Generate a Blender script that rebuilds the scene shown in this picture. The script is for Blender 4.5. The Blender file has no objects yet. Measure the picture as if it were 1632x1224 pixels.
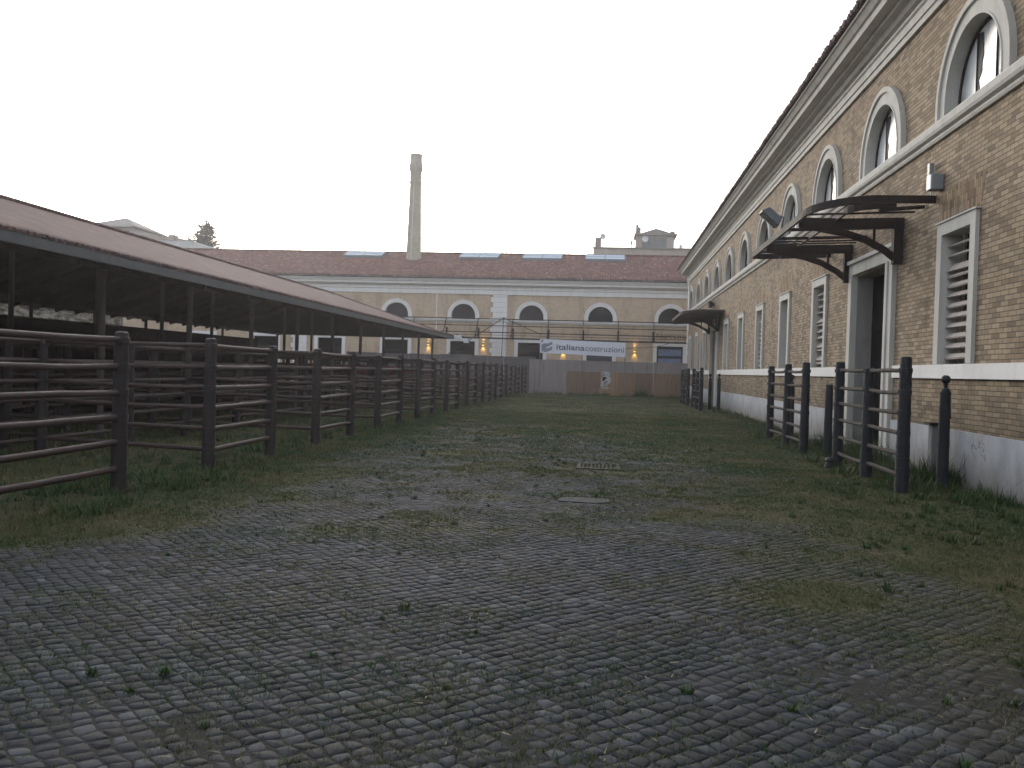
import bpy, bmesh, math, random
import numpy as np
from mathutils import Vector, Matrix
random.seed(7); RNG=np.random.default_rng(11)
SC=bpy.context.scene; COL=SC.collection
rad=math.radians

# ------------------------------------------------------------ mesh helpers
class MB:
    def __init__(s): s.v=[]; s.f=[]
    def add(s,vs,fs):
        n=len(s.v); s.v+= [tuple(p) for p in vs]; s.f+=[tuple(i+n for i in f) for f in fs]; return s
    def box(s,x0,x1,y0,y1,z0,z1):
        return s.add([(x0,y0,z0),(x1,y0,z0),(x1,y1,z0),(x0,y1,z0),(x0,y0,z1),(x1,y0,z1),(x1,y1,z1),(x0,y1,z1)],
              [(0,3,2,1),(4,5,6,7),(0,1,5,4),(1,2,6,5),(2,3,7,6),(3,0,4,7)])
    def hexa(s,p): return s.add(p,[(0,3,2,1),(4,5,6,7),(0,1,5,4),(1,2,6,5),(2,3,7,6),(3,0,4,7)])
    def tube(s,pts,r,n=8,cap=True):
        """swept round bar through pts; r number or list"""
        pts=[Vector(p) for p in pts]; rs=r if isinstance(r,(list,tuple)) else [r]*len(pts)
        vs=[];fs=[]
        up=None
        for i,p in enumerate(pts):
            t=(pts[min(i+1,len(pts)-1)]-pts[max(i-1,0)]).normalized()
            if up is None:
                up=Vector((0,0,1)) if abs(t.z)<.9 else Vector((1,0,0))
            a=t.cross(up).normalized(); b=a.cross(t).normalized(); up=b
            for k in range(n):
                q=2*math.pi*k/n; vs.append(p+(a*math.cos(q)+b*math.sin(q))*rs[i])
        for i in range(len(pts)-1):
            for k in range(n):
                k2=(k+1)%n; fs.append((i*n+k,i*n+k2,(i+1)*n+k2,(i+1)*n+k))
        if cap: fs.append(tuple(range(n))[::-1]); fs.append(tuple((len(pts)-1)*n+k for k in range(n)))
        return s.add(vs,fs)
    def bar(s,pts,w,h):
        """rectangular section swept: w horizontal, h along z"""
        pts=[Vector(p) for p in pts]; vs=[];fs=[]
        for i,p in enumerate(pts):
            t=(pts[min(i+1,len(pts)-1)]-pts[max(i-1,0)]).normalized()
            a=t.cross(Vector((0,0,1)))
            if a.length<1e-3: a=Vector((0,1,0))
            a.normalize(); b=a.cross(t).normalized()
            for sa,sb in ((-1,-1),(1,-1),(1,1),(-1,1)): vs.append(p+a*sa*w/2+b*sb*h/2)
        for i in range(len(pts)-1):
            for k in range(4):
                k2=(k+1)%4; fs.append((i*4+k,i*4+k2,(i+1)*4+k2,(i+1)*4+k))
        m=(len(pts)-1)*4; fs+=[(3,2,1,0),(m,m+1,m+2,m+3)]
        return s.add(vs,fs)
    def lathe(s,prof,c=(0,0,0),n=16,jit=0):
        vs=[];fs=[];c=Vector(c)
        for r,z in prof:
            for k in range(n):
                q=2*math.pi*k/n; rr=r*(1+random.uniform(-jit,jit)); vs.append((c.x+rr*math.cos(q),c.y+rr*math.sin(q),c.z+z))
        for i in range(len(prof)-1):
            for k in range(n):
                k2=(k+1)%n; fs.append((i*n+k,i*n+k2,(i+1)*n+k2,(i+1)*n+k))
        fs.append(tuple(range(n))[::-1]); fs.append(tuple((len(prof)-1)*n+k for k in range(n)))
        return s.add(vs,fs)
    def poly(s,pts,fun,d0,d1):
        """prism: 2-D polygon pts (a,b), fun(a,b,d)->xyz"""
        n=len(pts); vs=[fun(a,b,d0) for a,b in pts]+[fun(a,b,d1) for a,b in pts]
        fs=[tuple(range(n))[::-1],tuple(range(n,2*n))]+[(i,(i+1)%n,n+(i+1)%n,n+i) for i in range(n)]
        return s.add(vs,fs)
    def build(s,name,mat,parent=None,smooth=False,recalc=True,bevel=0):
        me=bpy.data.meshes.new(name)
        org=ORG.get(root_of(parent),Vector((0,0,0))) if parent else Vector((0,0,0))
        me.from_pydata([(x-org.x,y-org.y,z-org.z) for x,y,z in s.v],[],s.f)
        if recalc:
            bm=bmesh.new(); bm.from_mesh(me); bmesh.ops.recalc_face_normals(bm,faces=bm.faces)
            if bevel: bmesh.ops.bevel(bm,geom=list(bm.edges),offset=bevel,segments=1,affect='EDGES')
            bm.to_mesh(me); bm.free()
        if smooth:
            for p in me.polygons: p.use_smooth=True
            try: me.set_sharp_from_angle(angle=rad(40))
            except Exception: pass
        me.materials.append(mat)
        o=bpy.data.objects.new(name,me); COL.objects.link(o)
        if parent: o.parent=parent
        else: ORG[o.name]=org
        return o
ORG={}
def root_of(o):
    while o.parent: o=o.parent
    return o.name
def thing(name,label,cat,loc=(0,0,0),group=None):
    o=bpy.data.objects.new(name,None); COL.objects.link(o); o.location=loc; o.empty_display_size=.2
    ORG[o.name]=Vector(loc); return tag(o,label,cat,group)
def tag(o,label=None,cat=None,group=None,kind=None):
    if label: o['label']=label
    if cat: o['category']=cat
    if group: o['group']=group
    if kind: o['kind']=kind
    return o
def copy_tree(o,loc,label,group=None):
    def rec(a,p):
        b=a.copy(); COL.objects.link(b); b.parent=p
        for ch in [c for c in bpy.data.objects if c.parent==a]: rec(ch,b)
        return b
    r=rec(o,None); r.location=loc; r['label']=label
    if group: r['group']=group
    return r

# ------------------------------------------------------------ material helpers
class NT:
    def __init__(s,name):
        s.m=bpy.data.materials.new(name); s.m.use_nodes=True; s.t=s.m.node_tree; s.n=s.t.nodes; s.l=s.t.links
        s.b=s.n['Principled BSDF']; s.tc=None
    def node(s,t,**k):
        n=s.n.new(t)
        for a,v in k.items():
            if a.startswith('i_'): n.inputs[a[2:]].default_value=v
            else: setattr(n,a,v)
        return n
    def link(s,a,b): s.l.new(a,b)
    def pos(s):
        if not s.tc:
            g=s.node('ShaderNodeNewGeometry'); s.tc=g.outputs['Position']
        return s.tc
    def obj(s):
        return s.node('ShaderNodeTexCoord').outputs['Object']
    def mapv(s,scale=(1,1,1),loc=(0,0,0),src=None):
        m=s.node('ShaderNodeMapping'); m.inputs['Scale'].default_value=scale; m.inputs['Location'].default_value=loc
        s.link(src or s.pos(),m.inputs['Vector']); return m.outputs[0]
    def noise(s,scale,detail=4,rough=.55,vec=None,out='Fac',dist=0):
        n=s.node('ShaderNodeTexNoise'); n.inputs['Scale'].default_value=scale; n.inputs['Detail'].default_value=detail
        n.inputs['Roughness'].default_value=rough; n.inputs['Distortion'].default_value=dist
        s.link(vec or s.pos(),n.inputs['Vector']); return n.outputs[out]
    def ramp(s,fac,stops):
        r=s.node('ShaderNodeValToRGB'); e=r.color_ramp.elements
        while len(e)<len(stops): e.new(.5)
        for i,(p,c) in enumerate(stops):
            e[i].position=p; e[i].color=(c if len(c)==4 else (*c,1)) if isinstance(c,tuple) else (c,c,c,1)
        s.link(fac,r.inputs[0]); return r.outputs[0]
    def mix(s,fac,a,b,mode='MIX'):
        m=s.node('ShaderNodeMix'); m.data_type='RGBA'; m.blend_type=mode
        for sock,v in ((m.inputs[0],fac),(m.inputs[6],a),(m.inputs[7],b)):
            if hasattr(v,'is_output') or isinstance(v,bpy.types.NodeSocket): s.link(v,sock)
            elif isinstance(v,(int,float)): sock.default_value=v if sock==m.inputs[0] else (v,v,v,1)
            else: sock.default_value=(*v,1) if len(v)==3 else v
        return m.outputs[2]
    def math(s,op,a,b=0.,c=None):
        m=s.node('ShaderNodeMath'); m.operation=op
        for i,v in enumerate((a,b) if c is None else (a,b,c)):
            if isinstance(v,bpy.types.NodeSocket): s.link(v,m.inputs[i])
            else: m.inputs[i].default_value=v
        return m.outputs[0]
    def bump(s,h,strength=.4,dist=.01,prev=None):
        b=s.node('ShaderNodeBump'); b.inputs['Strength'].default_value=strength; b.inputs['Distance'].default_value=dist
        s.link(h,b.inputs['Height'])
        if prev: s.link(prev,b.inputs['Normal'])
        s.link(b.outputs[0],s.b.inputs['Normal']); return b.outputs[0]
    def col(s,c):
        if isinstance(c,bpy.types.NodeSocket): s.link(c,s.b.inputs['Base Color'])
        else: s.b.inputs['Base Color'].default_value=(*c,1)
    def rough(s,r,spec=.4,metal=0):
        if isinstance(r,bpy.types.NodeSocket): s.link(r,s.b.inputs['Roughness'])
        else: s.b.inputs['Roughness'].default_value=r
        s.b.inputs['Specular IOR Level'].default_value=spec; s.b.inputs['Metallic'].default_value=metal
def simple(name,c,rough=.7,spec=.4,metal=0,var=.25,scale=6,bump=.2,bdist=.004,streak=False):
    t=NT(name); n1=t.noise(scale,6,.6); n2=t.noise(scale*6,4,.6)
    if streak: n1=t.noise(1,6,.65,vec=t.mapv((scale,scale,scale*.12)))
    d=tuple(max(0,x*(1-var*1.3)) for x in c); b=tuple(x*(1+var) for x in c)
    cc=t.mix(t.ramp(n1,[(.3,0.),(.7,1.)]),d,b); cc=t.mix(.35,cc,t.mix(n2,d,b)); t.col(cc); t.rough(rough,spec,metal)
    if bump: t.bump(n2,bump,bdist)
    return t.m

def brick_mat(name,axis,c1,c2,mortar,soldier=False,bw=.27,rh=.078,stains=True,calm=False):
    t=NT(name); sep=t.node('ShaderNodeSeparateXYZ'); t.link(t.pos(),sep.inputs[0])
    u=sep.outputs[1] if axis=='Y' else sep.outputs[0]; z=sep.outputs[2]
    # slight waviness of courses
    wv=t.math('MULTIPLY',t.math('SUBTRACT',t.noise(1.3,2),.5),.018)
    zz=t.math('ADD',z,wv)
    cmb=t.node('ShaderNodeCombineXYZ')
    if soldier: t.link(zz,cmb.inputs[0]); t.link(u,cmb.inputs[1])
    else: t.link(u,cmb.inputs[0]); t.link(zz,cmb.inputs[1])
    def bt(a,b,m):
        n=t.node('ShaderNodeTexBrick'); n.offset=.5
        for k,v in (('Scale',1.),('Mortar Size',.007),('Mortar Smooth',.35),('Bias',0.),('Brick Width',bw),('Row Height',rh)): n.inputs[k].default_value=v
        n.inputs['Color1'].default_value=(*a,1); n.inputs['Color2'].default_value=(*b,1); n.inputs['Mortar'].default_value=(*m,1)
        t.link(cmb.outputs[0],n.inputs['Vector']); return n
    br=bt((0,0,0),(1,1,1),(.5,.5,.5))
    tone=t.ramp(br.outputs['Color'],[(0,tuple(x*.75 for x in c2)),(.2,c2),(.6,c1),(.86,tuple(min(1,x*1.10) for x in c1)),(1,(c1[0]*1.15,c1[1]*1.17,c1[2]*1.28))])
    if calm: tone=t.mix(.6,tone,c1)
    patch=t.noise(.55,6,.6); tone=t.mix(t.ramp(patch,[(.35,0.),(.7,.55)]),tone,t.mix(.5,tone,c2))
    fine=t.noise(45,4,.7); tone=t.mix(.5,tone,t.mix(1.,tone,t.ramp(fine,[(.25,.5),(.75,1.35)]),'MULTIPLY'))
    base=t.mix(br.outputs['Fac'],tone,mortar)
    if stains:
        st=t.noise(1,7,.65,vec=t.mapv((1.1,1.1,.28)))
        base=t.mix(t.ramp(st,[(.5,0.),(.72,.62)]),base,t.mix(1.,base,(.42,.36,.32),'MULTIPLY'))
        # efflorescent pale patches
        ef=t.noise(.9,5,.6,vec=t.mapv((1,1,1),(31,7,3))); base=t.mix(t.ramp(ef,[(.62,0.),(.75,.28)]),base,(.42,.40,.36))
        # damp zone near the ground
        damp=t.ramp(t.math('ADD',z,t.math('MULTIPLY',t.noise(1.6,5),.9)),[(.0,1.),(1.,0.)])
        mr=t.node('ShaderNodeMapRange'); t.link(t.math('ADD',z,t.math('MULTIPLY',t.noise(1.6,5),1.1)),mr.inputs[0]); mr.inputs[1].default_value=1.5; mr.inputs[2].default_value=2.5; mr.inputs[3].default_value=.5; mr.inputs[4].default_value=0.
        base=t.mix(mr.outputs[0],base,t.mix(1.,base,(.45,.45,.42),'MULTIPLY'))
    if axis=='Y' and stains:
        for (uy,uz,sy,sz,k) in ((18.6,4.9,2.2,.75,.75),(14.2,4.6,1.0,.9,.35),(46.8,5.25,2.4,.6,.85),(30,5.4,3,.3,.4),(23.5,5.3,2.5,.3,.45)):
            a=t.math('DIVIDE',t.math('SUBTRACT',u,uy),sy); b=t.math('DIVIDE',t.math('SUBTRACT',z,uz),sz)
            r=t.math('ADD',t.math('ADD',t.math('MULTIPLY',a,a),t.math('MULTIPLY',b,b)),t.math('MULTIPLY',t.math('SUBTRACT',st,.5),3.2))
            base=t.mix(t.math('MULTIPLY',t.ramp(r,[(.0,1.),(1.,0.)]),k),base,t.mix(1.,base,(.30,.26,.25),'MULTIPLY'))
    t.col(base); t.rough(.88,.25)
    h=t.math('ADD',t.math('MULTIPLY',t.math('SUBTRACT',1.,br.outputs['Fac']),1.),t.math('MULTIPLY',fine,.35))
    t.bump(h,.7,.008); return t.m

def stucco(name,c=(.46,.45,.43),dirt=.6,foot=False):
    t=NT(name); n=t.noise(1,8,.65,vec=t.mapv((3,3,.5))); n2=t.noise(2.2,7,.65); n3=t.noise(60,3,.6)
    dk=tuple(x*(1-dirt*.75) for x in c)
    cc=t.mix(t.ramp(n,[(.42,0.),(.75,.8)]),c,dk); cc=t.mix(t.ramp(n2,[(.55,0.),(.8,.6)]),cc,(dk[0]*1.1,dk[1]*1.02,dk[2]*.85))
    cc=t.mix(.3,cc,t.mix(1.,cc,t.ramp(n3,[(.3,.7),(.7,1.2)]),'MULTIPLY'))
    if foot: # rising damp and splash at the foot of the plinth
        sep=t.node('ShaderNodeSeparateXYZ'); t.link(t.pos(),sep.inputs[0])
        mr=t.node('ShaderNodeMapRange'); t.link(t.math('ADD',sep.outputs[2],t.math('MULTIPLY',t.noise(3,7,.7,vec=t.mapv((1,1,.5))),.9)),mr.inputs[0])
        mr.inputs[1].default_value=.35; mr.inputs[2].default_value=1.15; mr.inputs[3].default_value=.95; mr.inputs[4].default_value=0.
        cc=t.mix(mr.outputs[0],cc,(.12,.105,.08))
        ck=t.node('ShaderNodeTexVoronoi'); ck.feature='DISTANCE_TO_EDGE'; ck.inputs['Scale'].default_value=.9
        va=t.node('ShaderNodeVectorMath'); va.operation='ADD'; t.link(t.pos(),va.inputs[0]); t.link(t.noise(2.5,5,out='Color'),va.inputs[1]); t.link(va.outputs[0],ck.inputs['Vector'])
        cc=t.mix(t.math('MULTIPLY',t.ramp(ck.outputs['Distance'],[(0,1.),(.012,0.)]),t.ramp(t.noise(.8,3),[(.5,0.),(.6,.8)])),cc,(.08,.075,.065))
        ch=t.noise(3.2,8,.75); cc=t.mix(t.ramp(ch,[(.64,0.),(.66,.7)]),cc,(.20,.17,.13))
    t.col(cc); t.rough(.9,.2); t.bump(t.math('ADD',n3,t.math('MULTIPLY',n2,2.)),.35,.006); return t.m

def tile_mat(name,axis_along,slope_axis,weathered=False):
    """terracotta pantiles; axis_along = eave direction, slope_axis = horizontal direction down the slope"""
    t=NT(name); sep=t.node('ShaderNodeSeparateXYZ'); t.link(t.pos(),sep.inputs[0])
    u=sep.outputs[axis_along]; v=sep.outputs[slope_axis]
    wob=t.math('MULTIPLY',t.math('SUBTRACT',t.noise(.8,3),.5),.12)
    uu=t.math('ADD',u,wob); vv=t.math('ADD',v,t.math('MULTIPLY',t.math('SUBTRACT',t.noise(2,3),.5),.10))
    cu=t.math('DIVIDE',uu,.21); cv=t.math('DIVIDE',vv,.34)
    fu=t.math('FRACT',cu); fv=t.math('FRACT',cv)
    cmb=t.node('ShaderNodeCombineXYZ'); t.link(t.math('FLOOR',cu),cmb.inputs[0]); t.link(t.math('FLOOR',cv),cmb.inputs[1])
    wn=t.node('ShaderNodeTexWhiteNoise'); wn.noise_dimensions='3D'; t.link(cmb.outputs[0],wn.inputs['Vector'])
    c=t.ramp(wn.outputs['Value'],[(0,(.095,.045,.038)),(.3,(.16,.07,.052)),(.7,(.195,.098,.075)),(.93,(.225,.13,.10)),(1,(.26,.19,.155))])
    mo=t.noise(.5,6,.65); c=t.mix(t.ramp(mo,[(.4,0.),(.7,.6)]),c,(.10,.07,.058))
    li=t.noise(3,5,.7); c=t.mix(t.ramp(li,[(.6,0.),(.75,.4)]),c,(.22,.19,.15))
    groove=t.ramp(t.math('ABSOLUTE',t.math('SUBTRACT',fu,.5)),[(.32,0.),(.5,1.)])
    c=t.mix(t.math('MULTIPLY',groove,.6),c,(.04,.028,.024))
    t.col(c); t.rough(.9,.15)
    if weathered: c=t.mix(t.ramp(t.noise(1.7,6,.7),[(.3,.35),(.7,.75)]),c,(.125,.10,.095))
    rowd=t.ramp(fv,[(0.,1.),(.12,0.),(1,0.)]); c=t.mix(t.math('MULTIPLY',rowd,.55),c,(.045,.03,.026)); t.col(c)
    h=t.math('ADD',t.math('MULTIPLY',t.math('SINE',t.math('MULTIPLY',fu,math.pi)),.6),t.math('MULTIPLY',fv,.8))
    t.bump(h,.8,.035); return t.m

def iron_mat(name,c,rust,amount=.4,rough=.6):
    t=NT(name); src=t.obj(); n=t.noise(7,7,.65,vec=src); n2=t.noise(55,4,.7,vec=src)
    lo,hi=.62-amount*.3,.74-amount*.25
    cc=t.mix(t.ramp(n,[(lo,0.),(hi,1.)]),c,rust); cc=t.mix(.45,cc,t.mix(1.,cc,t.ramp(n2,[(.3,.55),(.7,1.4)]),'MULTIPLY'))
    t.col(cc); t.rough(t.ramp(n,[(.3,rough),(.7,min(1,rough+.25))]),.4); t.bump(t.math('ADD',n2,n),.5,.006); return t.m

def wood_mat(name,c1,c2,gap=None):
    t=NT(name); n=t.noise(1,7,.65,vec=t.mapv((2.5,2.5,.7))); n2=t.noise(1,4,.7,vec=t.mapv((40,40,3)))
    cc=t.mix(t.ramp(n,[(.35,0.),(.65,1.)]),c1,c2); cc=t.mix(.4,cc,t.mix(1.,cc,t.ramp(n2,[(.3,.6),(.7,1.3)]),'MULTIPLY'))
    t.col(cc); t.rough(.9,.08); t.bump(n2,.4,.004); return t.m

M={}
M['brickY']=brick_mat('tan_brick_side','Y',(.335,.257,.168),(.235,.175,.115),(.085,.072,.058),bw=.25,rh=.075)
M['brickX']=brick_mat('tan_brick_front','X',(.60,.46,.325),(.50,.37,.255),(.36,.30,.24),calm=True)
M['brickS']=brick_mat('brick_soldier','Y',(.34,.245,.15),(.21,.14,.085),(.085,.072,.058),soldier=True)
M['stucco']=stucco('stucco_trim',(.57,.55,.50),.38)
M['stuccoF']=stucco('stucco_trim_far',(.76,.735,.705),.22)
M['plinth']=stucco('plinth_plaster',(.44,.45,.475),.45,foot=True)
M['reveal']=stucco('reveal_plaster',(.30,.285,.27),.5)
M['tileS']=tile_mat('roof_tiles_shed',1,0,True)
M['tileB']=tile_mat('roof_tiles_back',0,1)
M['postR']=iron_mat('post_paint_dark_blue',(.013,.016,.022),(.020,.021,.024),.4,.55)
M['railR']=iron_mat('rail_iron_brown',(.022,.020,.019),(.034,.023,.019),.8,.8)
M['postL']=iron_mat('post_flare_brown_dark',(.017,.014,.016),(.030,.019,.018),.6,.6)  # brown cast of lens flare over these posts, painted into the colour
M['railL']=iron_mat('rail_rusty',(.026,.017,.017),(.055,.030,.025),.8,.55)
M['iron']=iron_mat('canopy_iron',(.014,.011,.011),(.036,.021,.015),.7,.65)
M['colm']=iron_mat('column_iron',(.07,.06,.058),(.09,.06,.05),.5,.6)
M['fascia']=simple('fascia_metal',(.075,.08,.082),.5,.4,0,.2,3)
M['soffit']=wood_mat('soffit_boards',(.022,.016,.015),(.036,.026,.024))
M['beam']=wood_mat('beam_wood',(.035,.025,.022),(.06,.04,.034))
M['darkwall']=simple('pen_wall_dark',(.035,.027,.026),.9,.2,0,.4,3)
M['dark']=simple('painted_dark_interior',(.012,.011,.011),.95,.05,0,.1,2,0)  # near-black colour stands in for the shade inside openings
M['archdark']=simple('dark_arch_glass',(.022,.021,.026),.6,.15,0,.3,3,0)
M['slat']=wood_mat('louvre_boards',(.34,.29,.26),(.46,.41,.375))
M['door']=wood_mat('door_boards',(.006,.006,.008),(.013,.013,.015))
M['lamp_metal']=simple('lamp_metal',(.05,.045,.04),.5)
M['grey_metal']=simple('grey_metal',(.13,.15,.17),.45,.5,0,.15,4)
M['box_white']=simple('box_plastic_white',(.62,.64,.64),.5,.4,0,.08,4,0)
M['box_grey']=simple('box_plastic_grey',(.24,.26,.27),.5,.4,0,.1,4,0)
M['post_stone']=stucco('post_stone',(.23,.235,.23),.5)
M['slab']=simple('worn_slab',(.036,.038,.042),.85,.2,0,.45,7)
M['bgwall']=stucco('far_plaster',(.42,.36,.31),.4)
M['bgdark']=stucco('far_plaster_dark',(.26,.235,.22),.4)
M['bgwhite']=stucco('far_plaster_white',(.55,.55,.54),.2)
M['leaf']=simple('conifer_needles',(.035,.055,.035),.7,.3,0,.5,9,0)
M['bark']=simple('bark',(.08,.06,.045),.9,.2)
M['dish']=simple('dish_paint',(.62,.62,.63),.5,.4,0,.05,2,0)

def pane_mat(name,c,rough=.15,dirty=.5):
    t=NT(name); n=t.noise(1,7,.7,vec=t.mapv((2.4,2.4,1.1))); n2=t.noise(9,5,.7)
    t.col(t.mix(t.ramp(n,[(.45,0.),(.6,dirty)]),c,tuple(x*.3 for x in c))); t.rough(t.ramp(n2,[(.3,rough),(.7,rough+.25)]),.8); return t.m
M['milkglass']=pane_mat('mottled_white_pane',(.62,.64,.63),.25)  # white pane colour with darker mottling
M['greyglass']=pane_mat('grey_pane',(.075,.08,.085),.12)
M['skyglass']=simple('skylight_pane',(.40,.46,.52),.7,.15,0,.1,2,0)
M['blueglass']=pane_mat('blue_pane',(.16,.21,.36),.15,.2)
M['shutter']=simple('roller_shutter_grey',(.07,.07,.08),.6,.3,0,.1,2,0)
M['blueframe']=simple('blue_black_frame',(.02,.025,.05),.5,.4,0,.1,2,0)
M['banner']=simple('banner_vinyl',(.62,.64,.70),.5,.3,0,.05,1.2,.2,.02)
M['ink1']=simple('banner_ink_dark',(.085,.10,.125),.6,.3,0,.05,2,0)
M['ink2']=simple('banner_ink_light',(.15,.165,.195),.6,.3,0,.05,2,0)
M['inklogo']=simple('banner_ink_logo',(.19,.22,.25),.6,.3,0,.05,2,0)
M['paper']=simple('torn_paper',(.42,.43,.44),.8,.2,0,.3,5,0)
M['black']=simple('black_ink',(.012,.012,.014),.7,.2,0,.2,5,0)
M['signpaint']=simple('faded_sign_paint',(.16,.10,.08),.9,.1,0,.35,4,0)
M['redwood']=simple('red_panel_paint',(.10,.026,.028),.7,.3,0,.4,2)

# hoarding: weathered plywood, grey top band and orange-brown lower sheets
def hoard_mat():
    t=NT('weathered_plywood'); sep=t.node('ShaderNodeSeparateXYZ'); t.link(t.pos(),sep.inputs[0])
    x,z=sep.outputs[0],sep.outputs[2]
    wn=t.node('ShaderNodeTexWhiteNoise'); wn.noise_dimensions='1D'; t.link(t.math('FLOOR',t.math('DIVIDE',t.math('ADD',x,5.4),1.22)),wn.inputs['W'])
    n=t.noise(1,7,.65,vec=t.mapv((2,2,.6))); n2=t.noise(9,6,.7); st=t.noise(1,6,.7,vec=t.mapv((8,8,.8)))
    grey=t.mix(n,(.18,.16,.155),(.32,.28,.27))
    ora=t.mix(n2,t.mix(n,(.15,.11,.075),(.36,.23,.13)),t.mix(n,(.22,.155,.105),(.42,.26,.15))); ora=t.mix(t.ramp(wn.outputs['Value'],[(.3,0.),(.8,.6)]),ora,(.13,.095,.08))
    top=t.math('ADD',z,t.math('MULTIPLY',t.math('SUBTRACT',n2,.5),.06))
    g=t.math('GREATER_THAN',top,1.63)
    lx=t.math('LESS_THAN',t.math('ADD',x,t.math('MULTIPLY',t.math('SUBTRACT',n,.5),.8)),-2.75)
    cc=t.mix(t.math('MAXIMUM',g,lx),ora,grey)
    cc=t.mix(t.ramp(n2,[(.58,0.),(.68,.35)]),cc,(.26,.22,.20))
    cc=t.mix(t.ramp(st,[(.5,0.),(.75,.5)]),cc,(.06,.05,.045)); t.col(cc); t.rough(.85,.2); t.bump(n2,.3,.004); return t.m
M['hoard']=hoard_mat()

# ------------------------------------------------------------ noise for scattering
_G=RNG.random((64,64))
def vnoise(x,y,s,o=0):
    x=np.asarray(x,float)*s+o*7.3+1000; y=np.asarray(y,float)*s+o*3.1+1000
    xi=np.floor(x).astype(int); yi=np.floor(y).astype(int); fx=x-xi; fy=y-yi
    fx=fx*fx*(3-2*fx); fy=fy*fy*(3-2*fy); g=lambda a,b:_G[a%64,b%64]
    return (g(xi,yi)*(1-fx)+g(xi+1,yi)*fx)*(1-fy)+(g(xi,yi+1)*(1-fx)+g(xi+1,yi+1)*fx)*fy
def fbm(x,y,s,o=0): return (vnoise(x,y,s,o)*.5+vnoise(x,y,s*2.1,o+3)*.3+vnoise(x,y,s*4.3,o+5)*.2)
def sm(a,b,x): t=np.clip((np.asarray(x,float)-a)/(b-a),0,1); return t*t*(3-2*t)
def grassiness(x,y):
    """0 bare stone .. 1 grass carpet"""
    x=np.asarray(x,float); y=np.asarray(y,float)
    n=fbm(x,y,.55,1); n2=fbm(x,y,1.7,2)
    left=sm(3.0,5.4,-x+(n-.5)*3.0)*sm(4.5,8.5,y)
    right=sm(.2,3.9,x+(n-.5)*3.4)*.92
    far=sm(12,29,y+(n-.5)*14+1.8*x)
    n3=fbm(x,y,4.5,21); base=sm(.40,.74,n*.38+n2*.34+n3*.28)*(.40+.5*sm(5,14,y))
    g=np.maximum(np.maximum(left,right),np.maximum(far,base))
    return np.clip(g*(.40+.65*n2+.65*n3)*(1-.15*sm(2.4,0,np.abs(x+1.2-.02*y))*sm(34,20,y)),0,1)

# ------------------------------------------------------------ ground
def ground_material():
    t=NT('dirt_and_moss'); n=t.noise(1.1,7,.65); n2=t.noise(9,6,.7); n3=t.noise(60,4,.7)
    a=t.node('ShaderNodeAttribute'); a.attribute_name='grass'; g=a.outputs['Fac']
    dirt=t.mix(n2,(.025,.025,.025),(.050,.047,.042)); moss=t.mix(n2,(.032,.036,.014),(.070,.068,.028))
    moss=t.mix(t.ramp(n,[(.45,0.),(.62,.75)]),moss,(.088,.072,.040))
    f=t.math('ADD',g,t.math('MULTIPLY',t.math('SUBTRACT',n2,.5),.7))
    cc=t.mix(t.ramp(f,[(.2,0.),(.5,1.)]),dirt,moss); cc=t.mix(.5,cc,t.mix(1.,cc,t.ramp(n3,[(.3,.5),(.7,1.5)]),'MULTIPLY'))
    t.col(cc); t.rough(.95,.15); t.bump(t.math('ADD',n3,n2),.8,.02); return t.m
def ground():
    # fine grid near the yard, big skirts to the horizon
    xs=np.concatenate([[-900,-300,-100,-60,-30],np.arange(-22,9.01,.35),[12,30,100,300,900]])
    ys=np.concatenate([[-300,-60,-12],np.arange(-3,68.1,.4),[80,110,200,400,1200]])
    X,Y=np.meshgrid(xs,ys); g=grassiness(X,Y); inside=(X>-22.5)&(X<9.5)&(Y>-3.5)&(Y<68.5)
    Z=np.where(inside,-.001+.009*sm(.45,.95,g)+.012*(fbm(X,Y,1.2,9)-.5),-.03)
    nx=len(xs); v=[(float(a),float(b),float(c)) for a,b,c in zip(X.ravel(),Y.ravel(),Z.ravel())]
    f=[(j*nx+i,j*nx+i+1,(j+1)*nx+i+1,(j+1)*nx+i) for j in range(len(ys)-1) for i in range(nx-1)]
    me=bpy.data.meshes.new('ground'); me.from_pydata(v,[],f); at=me.attributes.new('grass','FLOAT','POINT'); at.data.foreach_set('value',np.where(inside,g,.6).ravel().astype(np.float32))
    me.materials.append(ground_material()); 
    for p in me.polygons: p.use_smooth=True
    o=bpy.data.objects.new('ground',me); COL.objects.link(o); o['kind']='structure'
ground()

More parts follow.
